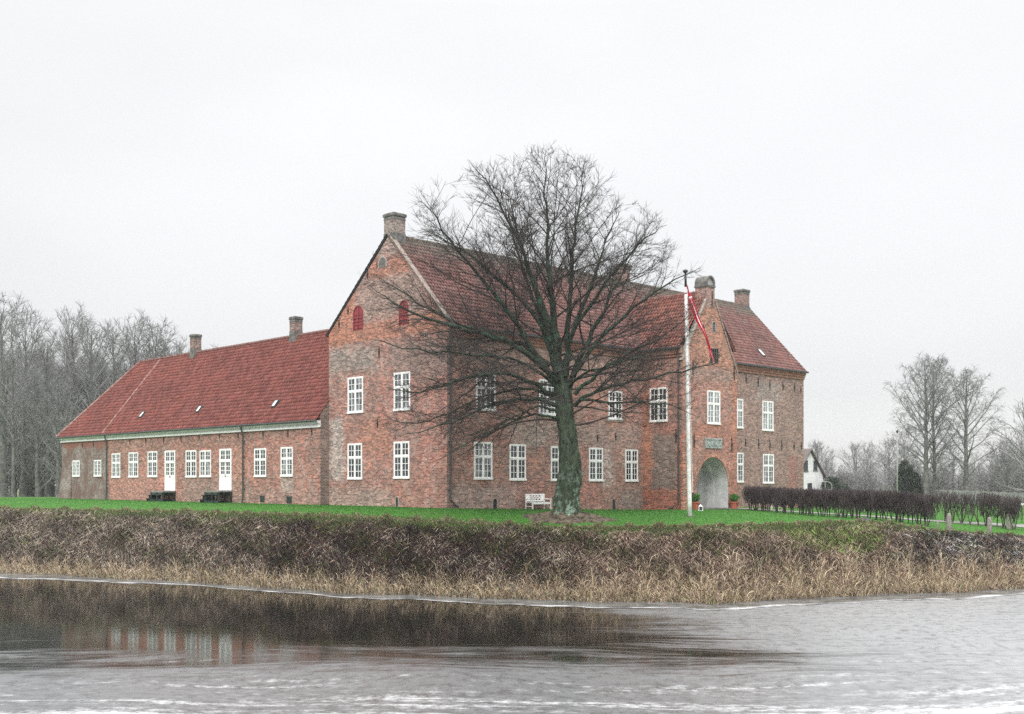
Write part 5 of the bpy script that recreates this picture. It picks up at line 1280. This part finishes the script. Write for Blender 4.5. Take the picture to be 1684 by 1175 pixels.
# ------------------------------------------------------------------ clipped leafless hedge and bushes behind the bank
def twiggy(name, a, b, depth, zt_a, zt_b, label, stems_per_m=4.6, seed=1, top_n=150, ragged=.08, fan=.16):
    """a, b: ground ends (x,y); stems below, dense clipped twigs above"""
    r_ = random.Random(seed); L = math.dist(a, b); dx, dy = (b[0]-a[0])/L, (b[1]-a[1])/L; st, twg = [], []
    root = thing(name, ((a[0]+b[0])/2, (a[1]+b[1])/2, gz((a[0]+b[0])/2, (a[1]+b[1])/2)), label, 'hedge' if L > 5 else 'bush')
    for k in range(int(L*stems_per_m)):
        u = L*(k+r_.random())/(L*stems_per_m); v = r_.uniform(-.25, .25)*depth; cl = (int(u/.62)+.5)*.62; ub = u+(cl-u)*.65
        x, y = a[0]+dx*ub-dy*v, a[1]+dy*ub+dx*v; g0 = gz(x, y); H = zt_a+(zt_b-zt_a)*u/L
        for q in range(2):
            ex, ey = a[0]+dx*(u+r_.gauss(0, fan))-dy*(v*1.5+r_.gauss(0, .15)), a[1]+dy*(u+r_.gauss(0, fan))+dx*(v*1.5+r_.gauss(0, .15))
            mx, my = x+(ex-x)*.35+r_.gauss(0, .04), y+(ey-y)*.35+r_.gauss(0, .04)
            st.append((np.array([(x, y, g0-.05), (mx, my, g0+H*.3), (x+(ex-x)*.75, y+(ey-y)*.75, g0+H*.6), (ex, ey, g0+H*.93)]), np.array([.038, .028, .020, .010])))
    n = int(L*top_n)
    for k in range(n):
        u = r_.uniform(-.1, L+.1); v = r_.uniform(-.5, .5)*depth; uu = min(max(u/L, 0), 1); H = (zt_a+(zt_b-zt_a)*uu)*(1+ragged*sin(u*5.3+seed)*.3+r_.gauss(0, ragged*.35)); x, y = a[0]+dx*u-dy*v, a[1]+dy*u+dx*v; g0 = gz(x, y)
        l_ = r_.uniform(.25, .6); zb0 = H*(.34+.62*r_.random()**.8)-l_*.5; ax_, ay_ = r_.gauss(0, .22)*l_, r_.gauss(0, .22)*l_
        zt_ = min(zb0+l_, H); twg.append((np.array([(x, y, g0+zb0), (x+ax_*.5+r_.gauss(0, .02), y+ay_*.5, g0+(zb0+zt_)/2), (x+ax_, y+ay_, g0+zt_)]), np.array([.013, .011, .008])))
    V, F = tubes(st, 4); np_mesh('stems', V, F, M['hedgetwig'], root)
    V, F = tubes(twg, 3); np_mesh('twigs', V, F, M['hedgetwig'], root)
    return root
def gp(px, Y): return (k_of(px)*Y, Y)
twiggy('hedge', gp(1231, 76), gp(1533, 63.5), 1.0, 1.66, 1.86, 'long clipped leafless hedge running from the archway towards the moat bank', seed=3, top_n=620)
twiggy('hedge', gp(1546, 71), gp(1606, 69), 1.0, 2.0, 1.95, 'short loose piece of leafless hedge behind the path, between the long hedge and the posts', seed=5, top_n=240, stems_per_m=4, fan=.3)
twiggy('bush', gp(1613, 68.5), gp(1640, 68.0), 1.1, 2.05, 2.05, 'leafless clipped bush behind the gap between the two right posts', seed=6, top_n=480, fan=.35)
twiggy('bush', gp(1645, 67.5), gp(1676, 66.5), 1.2, 2.05, 2.0, 'leafless clipped bush at the right end of the path, right of its twin', seed=8, top_n=480, fan=.4)

# granite posts
def post(px, py_base, ytop, wpx, label):
    x, y, z = place(px, py_base); H = (py_base-ytop)*y/FPX; r = wpx*y/FPX/2
    t_ = thing('stone_post', (x, y, z), label, 'post', 'rough granite posts along the path')
    mb = MB(); hs_ = [0, .15, .4, .7, .9, 1.0]; rs_ = [1.12, 1.08, 1.0, .95, .88, .45]
    mb.tube([(x+r*.08*sin(h*9), y, z-.15 if h == 0 else z+H*h) for h in hs_], [r*q for q in rs_], 9); mb.build('shaft', M['granite'], t_, smooth=True)
for a in ((1560.5, 877, 845, 8.5, 'first tall lichened granite post, at the near end of the path beside the long hedge'), (1627, 881, 851, 8, 'middle granite post standing alone on the strip of grass'),
          (1658.5, 871, 845, 7.5, 'granite post nearest the right edge, before the last bush'), (1542, 871, 857, 3.5, 'short thin stake left of the first granite post')): post(*a)

# ------------------------------------------------------------------ things on the lawn
def slabs(mb, O_, ax_, ay_, x0, x1, y0, y1, z0, z1, m=0):
    P = lambda a, b, c_: (O_[0]+ax_[0]*a+ay_[0]*b, O_[1]+ax_[1]*a+ay_[1]*b, O_[2]+c_)
    mb.hexa([P(x0, y0, z0), P(x1, y0, z0), P(x1, y1, z0), P(x0, y1, z0), P(x0, y0, z1), P(x1, y0, z1), P(x1, y1, z1), P(x0, y1, z1)], m)
# white bench: its back to the long facade
ub_ = FL.u(875); bo = FL.p(ub_, .55, 0); bo = (bo[0], bo[1], gz(bo[0], bo[1])+.0)
bench = thing('garden_bench', bo, 'white painted bench with pierced lattice back against the castle wall, left of the big trunk', 'bench')
X_, Y_ = D2, nD1; bl = .80
mb = MB()
for k in range(6): slabs(mb, bo, X_, Y_, -bl, bl, -.26+k*.09, -.19+k*.09, .40, .43)
slabs(mb, bo, X_, Y_, -bl, bl, .26, .30, .32, .43); mb.build('seat', M['white'], bench)
mb = MB(); yb0, yb1 = -.32, -.28
slabs(mb, bo, X_, Y_, -bl, bl, yb0, yb1, .86, .94); slabs(mb, bo, X_, Y_, -bl, bl, yb0, yb1, .48, .55)
for k in range(5): u = -bl+.3+k*(2*bl-.6)/4; slabs(mb, bo, X_, Y_, u-.02, u+.02, yb0, yb1, .55, .86)
for k in range(4):
    u0 = -bl+.3+k*(2*bl-.6)/4; u1 = u0+(2*bl-.6)/4; um = (u0+u1)/2
    for (a, b) in (((u0, .55), (u1, .86)), ((u0, .86), (u1, .55))):
        P = lambda u, y, z: (bo[0]+X_[0]*u+Y_[0]*y, bo[1]+X_[1]*u+Y_[1]*y, bo[2]+z)
        mb.hexa([P(a[0], yb0, a[1]-.02), P(b[0], yb0, b[1]-.02), P(b[0], yb1, b[1]-.02), P(a[0], yb1, a[1]-.02), P(a[0], yb0, a[1]+.02), P(b[0], yb0, b[1]+.02), P(b[0], yb1, b[1]+.02), P(a[0], yb1, a[1]+.02)])
slabs(mb, bo, X_, Y_, -bl, -bl+.28, yb0, yb1, .55, .86); slabs(mb, bo, X_, Y_, bl-.28, bl, yb0, yb1, .55, .86); mb.build('backrest', M['white'], bench)
for sx_ in (-1, 1):
    for (y0, y1, h) in ((-.33, -.27, .95), (.24, .30, .63)):
        mb = MB(); slabs(mb, bo, X_, Y_, sx_*bl-.035, sx_*bl+.035, y0, y1, -.02, h); mb.build('leg', M['white'], bench)
    mb = MB(); slabs(mb, bo, X_, Y_, sx_*bl-.04, sx_*bl+.04, -.27, .32, .60, .65); slabs(mb, bo, X_, Y_, sx_*bl-.025, sx_*bl+.025, -.27, .24, .16, .21); mb.build('armrest', M['white'], bench)

# flagpole with a pennant
fx, fy, fz = place(1134.5, 849.5); FYs = fy/FPX
fp = thing('flagpole', (fx, fy, fz), 'tall white tapering flagpole with black top, standing on the lawn before the gate tower', 'flagpole')
zt = CAMZ+(HY-449)*FYs; tx_ = (1127.2-CX)*FYs       # the pole leans a little, as in the photo
mb = MB(); lv = [(fx+(tx_-fx)*t, fy, fz-.2+(zt-fz)*t) for t in np.linspace(0, .925, 12)]
mb.tube(lv, list(np.linspace(.135, .075, 12)), 14); mb.build('pole', simple_noise_mat('worn_white_pole', (.55, .57, .54), (.80, .80, .79), 3, .5, .1), fp, smooth=True)
mb = MB(); mb.tube([(tx_+(fx-tx_)*.075, fy, zt-.80), (tx_, fy, zt-.02)], [.075, .055], 10); mb.build('pole_top', M['black'], fp, smooth=True)
mb = MB(); mb.tube([(tx_, fy, zt-.02), (tx_, fy, zt+.04), (tx_, fy, zt+.14), (tx_, fy, zt+.2)], [.05, .14, .14, .03], 12); mb.build('finial', M['black'], fp, smooth=True)
mb = MB(); mb.tube([(fx+.17, fy, fz+1.2), (tx_+.1, fy-.02, zt-.9)], .012, 5); mb.build('halyard', M['white'], fp)
mb = MB(); mb.tube([(fx, fy, fz-.1), (fx, fy, fz+.05)], [.26, .24], 14); mb.build('base', M['cement'], fp, smooth=False)
mb = MB(); mb.box(fx+.12, fx+.22, fy-.03, fy+.03, fz+1.1, fz+1.35); mb.build('cleat', M['iron'], fp)
pp = [(1129.5, 470), (1132.5, 482), (1136.5, 496), (1141, 510), (1146.5, 524), (1153, 539), (1160, 554), (1165.5, 568), (1168.5, 580), (1171.5, 592), (1174, 604), (1174.5, 612)]
hw = [.03, .04, .13, .17, .15, .09, .06, .05, .05, .045, .04, .015]
ctr = [((a-CX)*FYs+.0, fy-.1, CAMZ+(HY-b)*FYs) for a, b in pp]
def rib(t): return (np.interp(t, range(12), [c_[0] for c_ in ctr]), fy-.1+.10*sin(t*1.9), np.interp(t, range(12), [c_[2] for c_ in ctr]))
V, mi, F = [], [], []; nn = 60; cols_ = 9
for i in range(nn+1):
    t = 11*i/nn; c_ = rib(t); w_ = np.interp(t, range(12), hw)
    for j in range(cols_):
        s_ = (j/(cols_-1)-.5)*2; V.append((c_[0]+s_*w_*.92, c_[1]+.10*sin(s_*5+t)*min(1, w_*5), c_[2]+s_*w_*.38))
for i in range(nn):
    for j in range(cols_-1):
        b = i*cols_+j; F.append((b, b+1, b+cols_+1, b+cols_)); t = 11*i/nn
        white = (j == 4 and t > 1.3) or (1.3 < t < 1.6)
        mi.append(1 if white else 0)
o = np_mesh('pennant', np.array(V), np.array(F), [M['redflag'], M['whiteflag']], mi=mi, smooth=True, origin=ctr[0]); tag(o, 'long narrow red pennant with white cross hanging limp from the white flagpole', 'pennant')
so = o.modifiers.new('cloth', 'SOLIDIFY'); so.thickness = .012

# pots with clipped box either side of the archway
def pot(px, py, label):
    x, y, z = place(px, py, 60); t_ = thing('potted_shrub', (x, y, z), label, 'potted plant', 'potted box shrubs beside the archway')
    mb = MB(); mb.tube([(x, y, z-.02), (x, y, z+.42), (x, y, z+.42), (x, y, z+.52), (x, y, z+.52), (x, y, z+.44)], [.23, .30, .34, .34, .28, .27], 20, cap=True); mb.build('pot', M['terracotta'], t_, smooth=False)
    rr2 = np.random.default_rng(int(px)); cs = [(x+rr2.normal()*.11, y+rr2.normal()*.11, z+.62+.34*rr2.random()) for _ in range(26)]; V, F = leaf_cloud(cs, [.15]*26, 2600, .07, rr2)
    h = (V[:, 2]-z-.5)/.6; c_ = np.stack([.035+.03*rr2.random(len(V)), .13+.08*rr2.random(len(V)), .02+.01*rr2.random(len(V))], -1)
    np_mesh('foliage', V, F, M['leafgreen'], t_, col=c_)
    mb = MB(); mb.tube([(x, y, z+.40), (x, y, z+.8)], .03, 6); mb.build('stem', M['twig'], t_)
pot(1143.5, 838.5, 'clay pot with green clipped shrub on the left side of the arch, beside the flagpole'); pot(1207, 837.5, 'clay pot with green clipped shrub on the right side of the arch, by the hedge')
lx, ly, lz = place(1152, 840.5, 60); lan = thing('lantern', (lx, ly, lz), 'small white box lantern on the ground at the left foot of the arch', 'lantern')
mb = MB(); s_ = .12
for a, b in ((-1, -1), (1, -1), (1, 1), (-1, 1)): mb.box(lx+a*s_-.018, lx+a*s_+.018, ly+b*s_-.018, ly+b*s_+.018, lz, lz+.30)
mb.box(lx-s_-.03, lx+s_+.03, ly-s_-.03, ly+s_+.03, lz-.02, lz+.03); mb.box(lx-s_-.03, lx+s_+.03, ly-s_-.03, ly+s_+.03, lz+.27, lz+.30)
mb.face([(lx-s_, ly-s_, lz+.30), (lx+s_, ly-s_, lz+.30), (lx, ly, lz+.42)]); mb.face([(lx+s_, ly-s_, lz+.30), (lx+s_, ly+s_, lz+.30), (lx, ly, lz+.42)]); mb.face([(lx+s_, ly+s_, lz+.30), (lx-s_, ly+s_, lz+.30), (lx, ly, lz+.42)]); mb.face([(lx-s_, ly+s_, lz+.30), (lx-s_, ly-s_, lz+.30), (lx, ly, lz+.42)])
mb.build('frame', M['white'], lan)
mb = MB(); mb.box(lx-s_+.02, lx+s_-.02, ly-s_+.02, ly+s_-.02, lz+.03, lz+.27); mb.build('glass', M['pane_dark'], lan)
# white garden chair and table behind the hedge
cx_, cy_ = gp(1273, 80.0); cz_ = gz(cx_, cy_); gc = thing('garden_chair', (cx_, cy_, cz_), 'white garden chair half hidden behind the left part of the long hedge', 'chair')
mb = MB(); slabs(mb, (cx_, cy_, cz_), (1, 0), (0, 1), -.25, .25, -.25, .25, .43, .47); mb.build('seat', M['white'], gc)
mb = MB()
for k in range(5): slabs(mb, (cx_, cy_, cz_), (1, 0), (0, 1), -.25+k*.115, -.21+k*.115, .22, .25, .47, .92)
slabs(mb, (cx_, cy_, cz_), (1, 0), (0, 1), -.27, .27, .21, .26, .88, .96); mb.build('backrest', M['white'], gc)
for a in (-.24, .22):
    for b in (-.24, .22): mb = MB(); slabs(mb, (cx_, cy_, cz_), (1, 0), (0, 1), a, a+.04, b, b+.04, 0, .43); mb.build('leg', M['white'], gc)
cx_, cy_ = gp(1287, 80.0); cz_ = gz(cx_, cy_); gt = thing('garden_table', (cx_, cy_, cz_), 'low white garden table behind the hedge, right of the white chair', 'table')
mb = MB(); mb.tube([(cx_, cy_, cz_+.60), (cx_, cy_, cz_+.65)], [.42, .42], 18); mb.build('tabletop', M['white'], gt)
mb = MB(); mb.tube([(cx_, cy_, cz_), (cx_, cy_, cz_+.60)], [.05, .04], 8); mb.build('pedestal', M['white'], gt)
# dark stone on the bank's edge
sx_, sy_, sz_ = place(1422, 858.5); rr3 = np.random.default_rng(3); a = np.arange(12)*pi/6; V = []
for q, (h, r) in enumerate(((-.1, .28), (.06, .33), (.17, .25), (.23, .08))): V.append(np.stack([sx_+r*1.3*np.cos(a)*(1+.12*rr3.normal(size=12)), sy_+r*np.sin(a), np.full(12, sz_+h)+.02*rr3.normal(size=12)], -1))
V = np.array(V).reshape(-1, 3); i = np.arange(3)[:, None]*12+np.arange(12)[None, :]; j = np.arange(3)[:, None]*12+(np.arange(12)[None, :]+1) % 12
tag(np_mesh('stone', V, np.stack([i.ravel(), j.ravel(), (j+12).ravel(), (i+12).ravel()], -1), simple_noise_mat('dark_stone', (.04, .04, .045), (.09, .09, .095), 6, .9, .5), smooth=True, origin=(sx_, sy_, sz_)), 'dark rounded stone at the right end of the lawn, on the rim of the bank', 'stone')

# ------------------------------------------------------------------ vegetation of the bank
rb = np.random.default_rng(21)
def blades(k, t, L, wd, lean, colr, curl=.5, up=.6, name='', rng=rb, dirv=None):
    n = len(k); yw, yr, zr, yb, zb = prof(k); Y = yw+(yr-yw)*t; X = k*Y; Z = ground_z(X, Y)-.03
    az_ = rng.uniform(0, 2*pi, n) if dirv is None else dirv
    dx, dy = np.cos(az_)*lean, np.sin(az_)*lean
    p0 = np.stack([X, Y, Z], -1); p1 = p0+np.stack([dx*L*.45, dy*L*.45, L*up*.6], -1); p2 = p0+np.stack([dx*L, dy*L, L*up*(1-curl)], -1)
    sd = rng.uniform(0, 2*pi, n); s_ = np.stack([np.cos(sd), np.sin(sd)*.35, rng.normal(0, .35, n)], -1)*wd[:, None]*.5
    V = np.stack([p0-s_, p0+s_, p1+s_*.85, p1-s_*.85, p2+s_*.3, p2-s_*.3], 1).reshape(-1, 3)
    b = np.arange(n)[:, None]*6; F = np.concatenate([b+np.array([0, 1, 2, 3]), b+np.array([3, 2, 4, 5])]); C_ = np.repeat(colr, 6, axis=0)
    return V, F, C_
def kk(n, lo=-.68, hi=.68): return rb.uniform(lo, hi, n)
def rim_edge(px): return np.interp(px, [0, 450, 900, 1200, 1450, 1600], [.90, .84, .90, .82, .86, 1.0])+.055*np.sin(px*.023)+.035*np.sin(px*.061+1)+.02*np.sin(px*.15)
def palette(k, t, n):
    """what grows where: grey-brown dead grass at the left, dark bramble in the middle, pinkish straw to the right, black scrub far right"""
    px = k*FPX+CX; c_ = np.zeros((n, 3)); r = rb.random(n)
    straw = np.array([.45, .37, .275]); grey = np.array([.27, .24, .205]); dark = np.array([.022, .016, .015]); rust = np.array([.11, .055, .042]); pink = np.array([.25, .18, .145]); green = np.array([.065, .115, .025]); black = np.array([.018, .017, .020]); silver = np.array([.32, .31, .30])
    wd_ = np.interp(px, [200, 380, 520, 860, 1000], [.10, .38, .78, .72, .12])*np.interp(t, [0, .2, .85, 1], [.5, 1, 1, .4])      # dark bramble
    wb_ = np.interp(px, [1440, 1500, 1560, 1700], [0, .55, .75, .7])*np.interp(t, [.2, .45, 1], [0, 1, .9])
    clump = np.sin(px*.031+t*9)+np.sin(px*.083-t*14+1)+np.sin(px*.17+t*23)*.6; r2 = rb.random(n)+clump*.10
    wg = np.interp(t, [.50, .82, 1.02], [.04, .38, .75])*np.interp(px, [0, 450, 900, 1150, 1300, 1460, 1520], [.5, .6, .5, .7, 1.0, .8, .2])
    for i_ in range(1):
        basec = np.where((px > 930)[:, None], pink, grey); mixs = rb.random(n)[:, None]; c_ = basec*(.45+1.1*mixs)
        c_ = np.where((r < .22)[:, None], straw*(.6+.6*mixs), c_); c_ = np.where(((r > .22) & (r < .40))[:, None], rust*(.6+.8*mixs), c_)
        c_ = np.where((r > .80)[:, None], dark*(.8+.9*mixs), c_)
    md = r2 < wd_; c_ = np.where(md[:, None], np.where((rb.random(n) < .74)[:, None], dark*(.7+1.2*rb.random(n)[:, None]), rust*(.5+.8*rb.random(n)[:, None])), c_)
    mb_ = rb.random(n) < wb_; c_ = np.where(mb_[:, None], np.where((rb.random(n) < .80)[:, None], black*(.8+1.0*rb.random(n)[:, None]), silver*(.6+.7*rb.random(n)[:, None])), c_)
    mg = (rb.random(n)+clump*.12) < wg; c_ = np.where(mg[:, None], np.where((rb.random(n) < .5)[:, None], green, np.array([.13, .13, .055]))*(.6+.9*rb.random(n)[:, None]), c_)
    pf = 1+.42*np.sin(px*.047+t*5)*np.sin(px*.019-t*8+1)+.25*np.sin(px*.21+t*17)
    c_ = c_*np.clip(pf, .45, 1.7)[:, None]
    eg = rim_edge(px); gm = (t > eg+rb.normal(0, .03, n)) & (rb.random(n) < .86); gcol = np.where((rb.random(n) < .55)[:, None], np.array([.050, .125, .022]), np.array([.135, .135, .060]))
    c_ = np.where(gm[:, None], gcol*(.6+.8*rb.random(n)[:, None]), c_)
    # bare light spots of moss
    sp = (np.abs(px-1375) < 75) & (np.abs(t-.66) < .18); c_ = np.where((sp & (rb.random(n) < .30*(1+np.sin(px*.4+t*30))))[:, None], np.array([.20, .30, .07])*(.7+.6*rb.random(n)[:, None]), c_)
    return c_
n = 230000; k = kk(n); t = rb.random(n)**.9*1.02; Vq, Fq, Cq = blades(k, t, rb.uniform(.24, .66, n)*np.where(t > rim_edge(k*FPX+CX), .42, 1), rb.uniform(.012, .034, n), rb.uniform(.5, 1.3, n), palette(k, t, n), curl=.75, up=.7)
n2 = 31000; k = kk(n2); t = .08+.72*rb.random(n2); c2 = palette(k, t, n2)*.85; V2, F2, C2 = blades(k, t, rb.uniform(.4, 1.0, n2), rb.uniform(.010, .020, n2), rb.uniform(.5, 1.0, n2), c2, curl=.25, up=.8)
tag(np_mesh('bank_undergrowth', np.concatenate([Vq, V2]), np.concatenate([Fq, F2+len(Vq)]), M['dead'], col=np.concatenate([Cq, C2])), 'tangled dead grass and bramble covering the steep moat bank', 'undergrowth', kind='stuff')
n = 50000; k = kk(n); px = k*FPX+CX; tuft = (np.sin(px*.35)+np.sin(px*.13+2)+np.sin(px*.77))*.18; t = np.abs(rb.normal(.01, .085, n))*np.interp(px, [0, 900, 1150, 1684], [.75, 1.0, 1.7, 2.2])*(1+tuft)-.01
Lr = rb.uniform(.35, .85, n)*(1+tuft)*np.interp(px, [0, 500, 900, 1200, 1684], [.70, .72, .78, .92, .98]); mixs = rb.random(n)[:, None]
cr_ = np.array([.64, .53, .37])*(.35+.9*mixs); cr_ = np.where((rb.random(n) < .22)[:, None], np.array([.22, .12, .065])*(.7+.6*mixs), cr_); cr_ = np.where(((rb.random(n) < .10) & (t < .05))[:, None], np.array([.10, .13, .04]), cr_)
V, F, C_ = blades(k, t, Lr, rb.uniform(.014, .030, n), rb.uniform(.15, .75, n), cr_, curl=.25, up=1.0)
tag(np_mesh('reeds', V, F, M['dead'], col=C_), 'straw coloured reeds and sedge along the edge of the ice', 'reeds', kind='stuff')
# rough tufts and short grass where the lawn meets the bank
n = 84000; k = kk(n); t = .97+np.abs(rb.normal(0, .20, n))*np.interp(k, [-.5, 0, .2, .3, .36], [1.0, .45, .4, .9, .6]); mixs = rb.random(n)[:, None]
cg = np.array([.038, .12, .018])*(.6+.9*mixs); dry = rb.random(n) < np.interp(t, [1, 1.12, 1.4], [.75, .45, .08]); cg = np.where(dry[:, None], np.array([.24, .20, .12])*(.5+.9*mixs), cg)
pxx = k*FPX+CX; V, F, C_ = blades(k, t, rb.uniform(.08, .30, n)*(1+1.3*np.maximum(0, np.sin(pxx*.19)*np.sin(pxx*.061+1)))*np.interp(t, [1., 1.25], [1, .4]), rb.uniform(.014, .03, n), rb.uniform(.2, .8, n), cg, curl=.3, up=.9)
tag(np_mesh('rim_grass', V, F, M['grassblade'], col=C_), 'rough green and dry grass along the edge of the lawn', 'grass', kind='stuff')
# short grass over the lawn so that its surface is not a plain sheet
n = 110000; k = kk(n, -.5, .5); yw, yr, zr, yb, zb = prof(k); q = rb.random(n); t = 1+(yb-yr)/(yr-yw)*q*.98; mixs = rb.random(n)[:, None]
cg = np.array([.034, .135, .016])*(.55+.95*mixs)
V, F, C_ = blades(k, t, rb.uniform(.05, .10, n), rb.uniform(.02, .04, n), rb.uniform(.2, .9, n), cg, curl=.3, up=.9)
X = V[::6, 0]; Yy = V[::6, 1]
tag(np_mesh('lawn_grass', V, F, M['grassblade'], col=C_), 'short bright green grass of the lawn', 'grass', kind='stuff')
# loose pale chips and snow remnants among the black scrub
n = 420; k = np.concatenate([rb.normal(k_of(1578), .012, 300), rb.normal(k_of(1680), .006, 120)]); t = np.concatenate([rb.normal(.62, .12, 300), rb.normal(.5, .1, 120)]); yw, yr, zr, yb, zb = prof(k); Y = yw+(yr-yw)*t; X = k*Y; Z = ground_z(X, Y)+.10+.12*rb.random(n)
s_ = rb.uniform(.02, .065, n)[:, None]; p = np.stack([X, Y, Z], -1); a_ = np.stack([np.ones(n), rb.normal(0, .3, n), rb.normal(0, .4, n)], -1); b_ = np.stack([rb.normal(0, .3, n), np.ones(n)*.6, np.ones(n)*.6], -1)
V = np.stack([p-a_*s_, p-b_*s_*.6, p+a_*s_, p+b_*s_*.6], 1).reshape(-1, 3)
tag(np_mesh('snow_patches', V, np.arange(4*n).reshape(-1, 4), mat('old_snow', (.62, .63, .66), .8)), 'white scraps of old snow among the black scrub right on the bank', 'snow', kind='stuff')

# ------------------------------------------------------------------ the haze
hm = bpy.data.materials.new('haze_air'); hm.use_nodes = True; hn = hm.node_tree; hn.nodes.clear()
ho = hn.nodes.new('ShaderNodeOutputMaterial'); pv = hn.nodes.new('ShaderNodeVolumePrincipled'); pv.inputs['Density'].default_value = HAZE_DENSITY
pv.inputs['Color'].default_value = (.93, .935, .94, 1); pv.inputs['Anisotropy'].default_value = .2; hn.links.new(pv.outputs[0], ho.inputs['Volume'])
mb = MB(); mb.box(-760, 760, -60, 700, -7.0, 32.0); tag(mb.build('haze', hm), 'thin grey winter mist over the whole place', 'haze', kind='stuff')
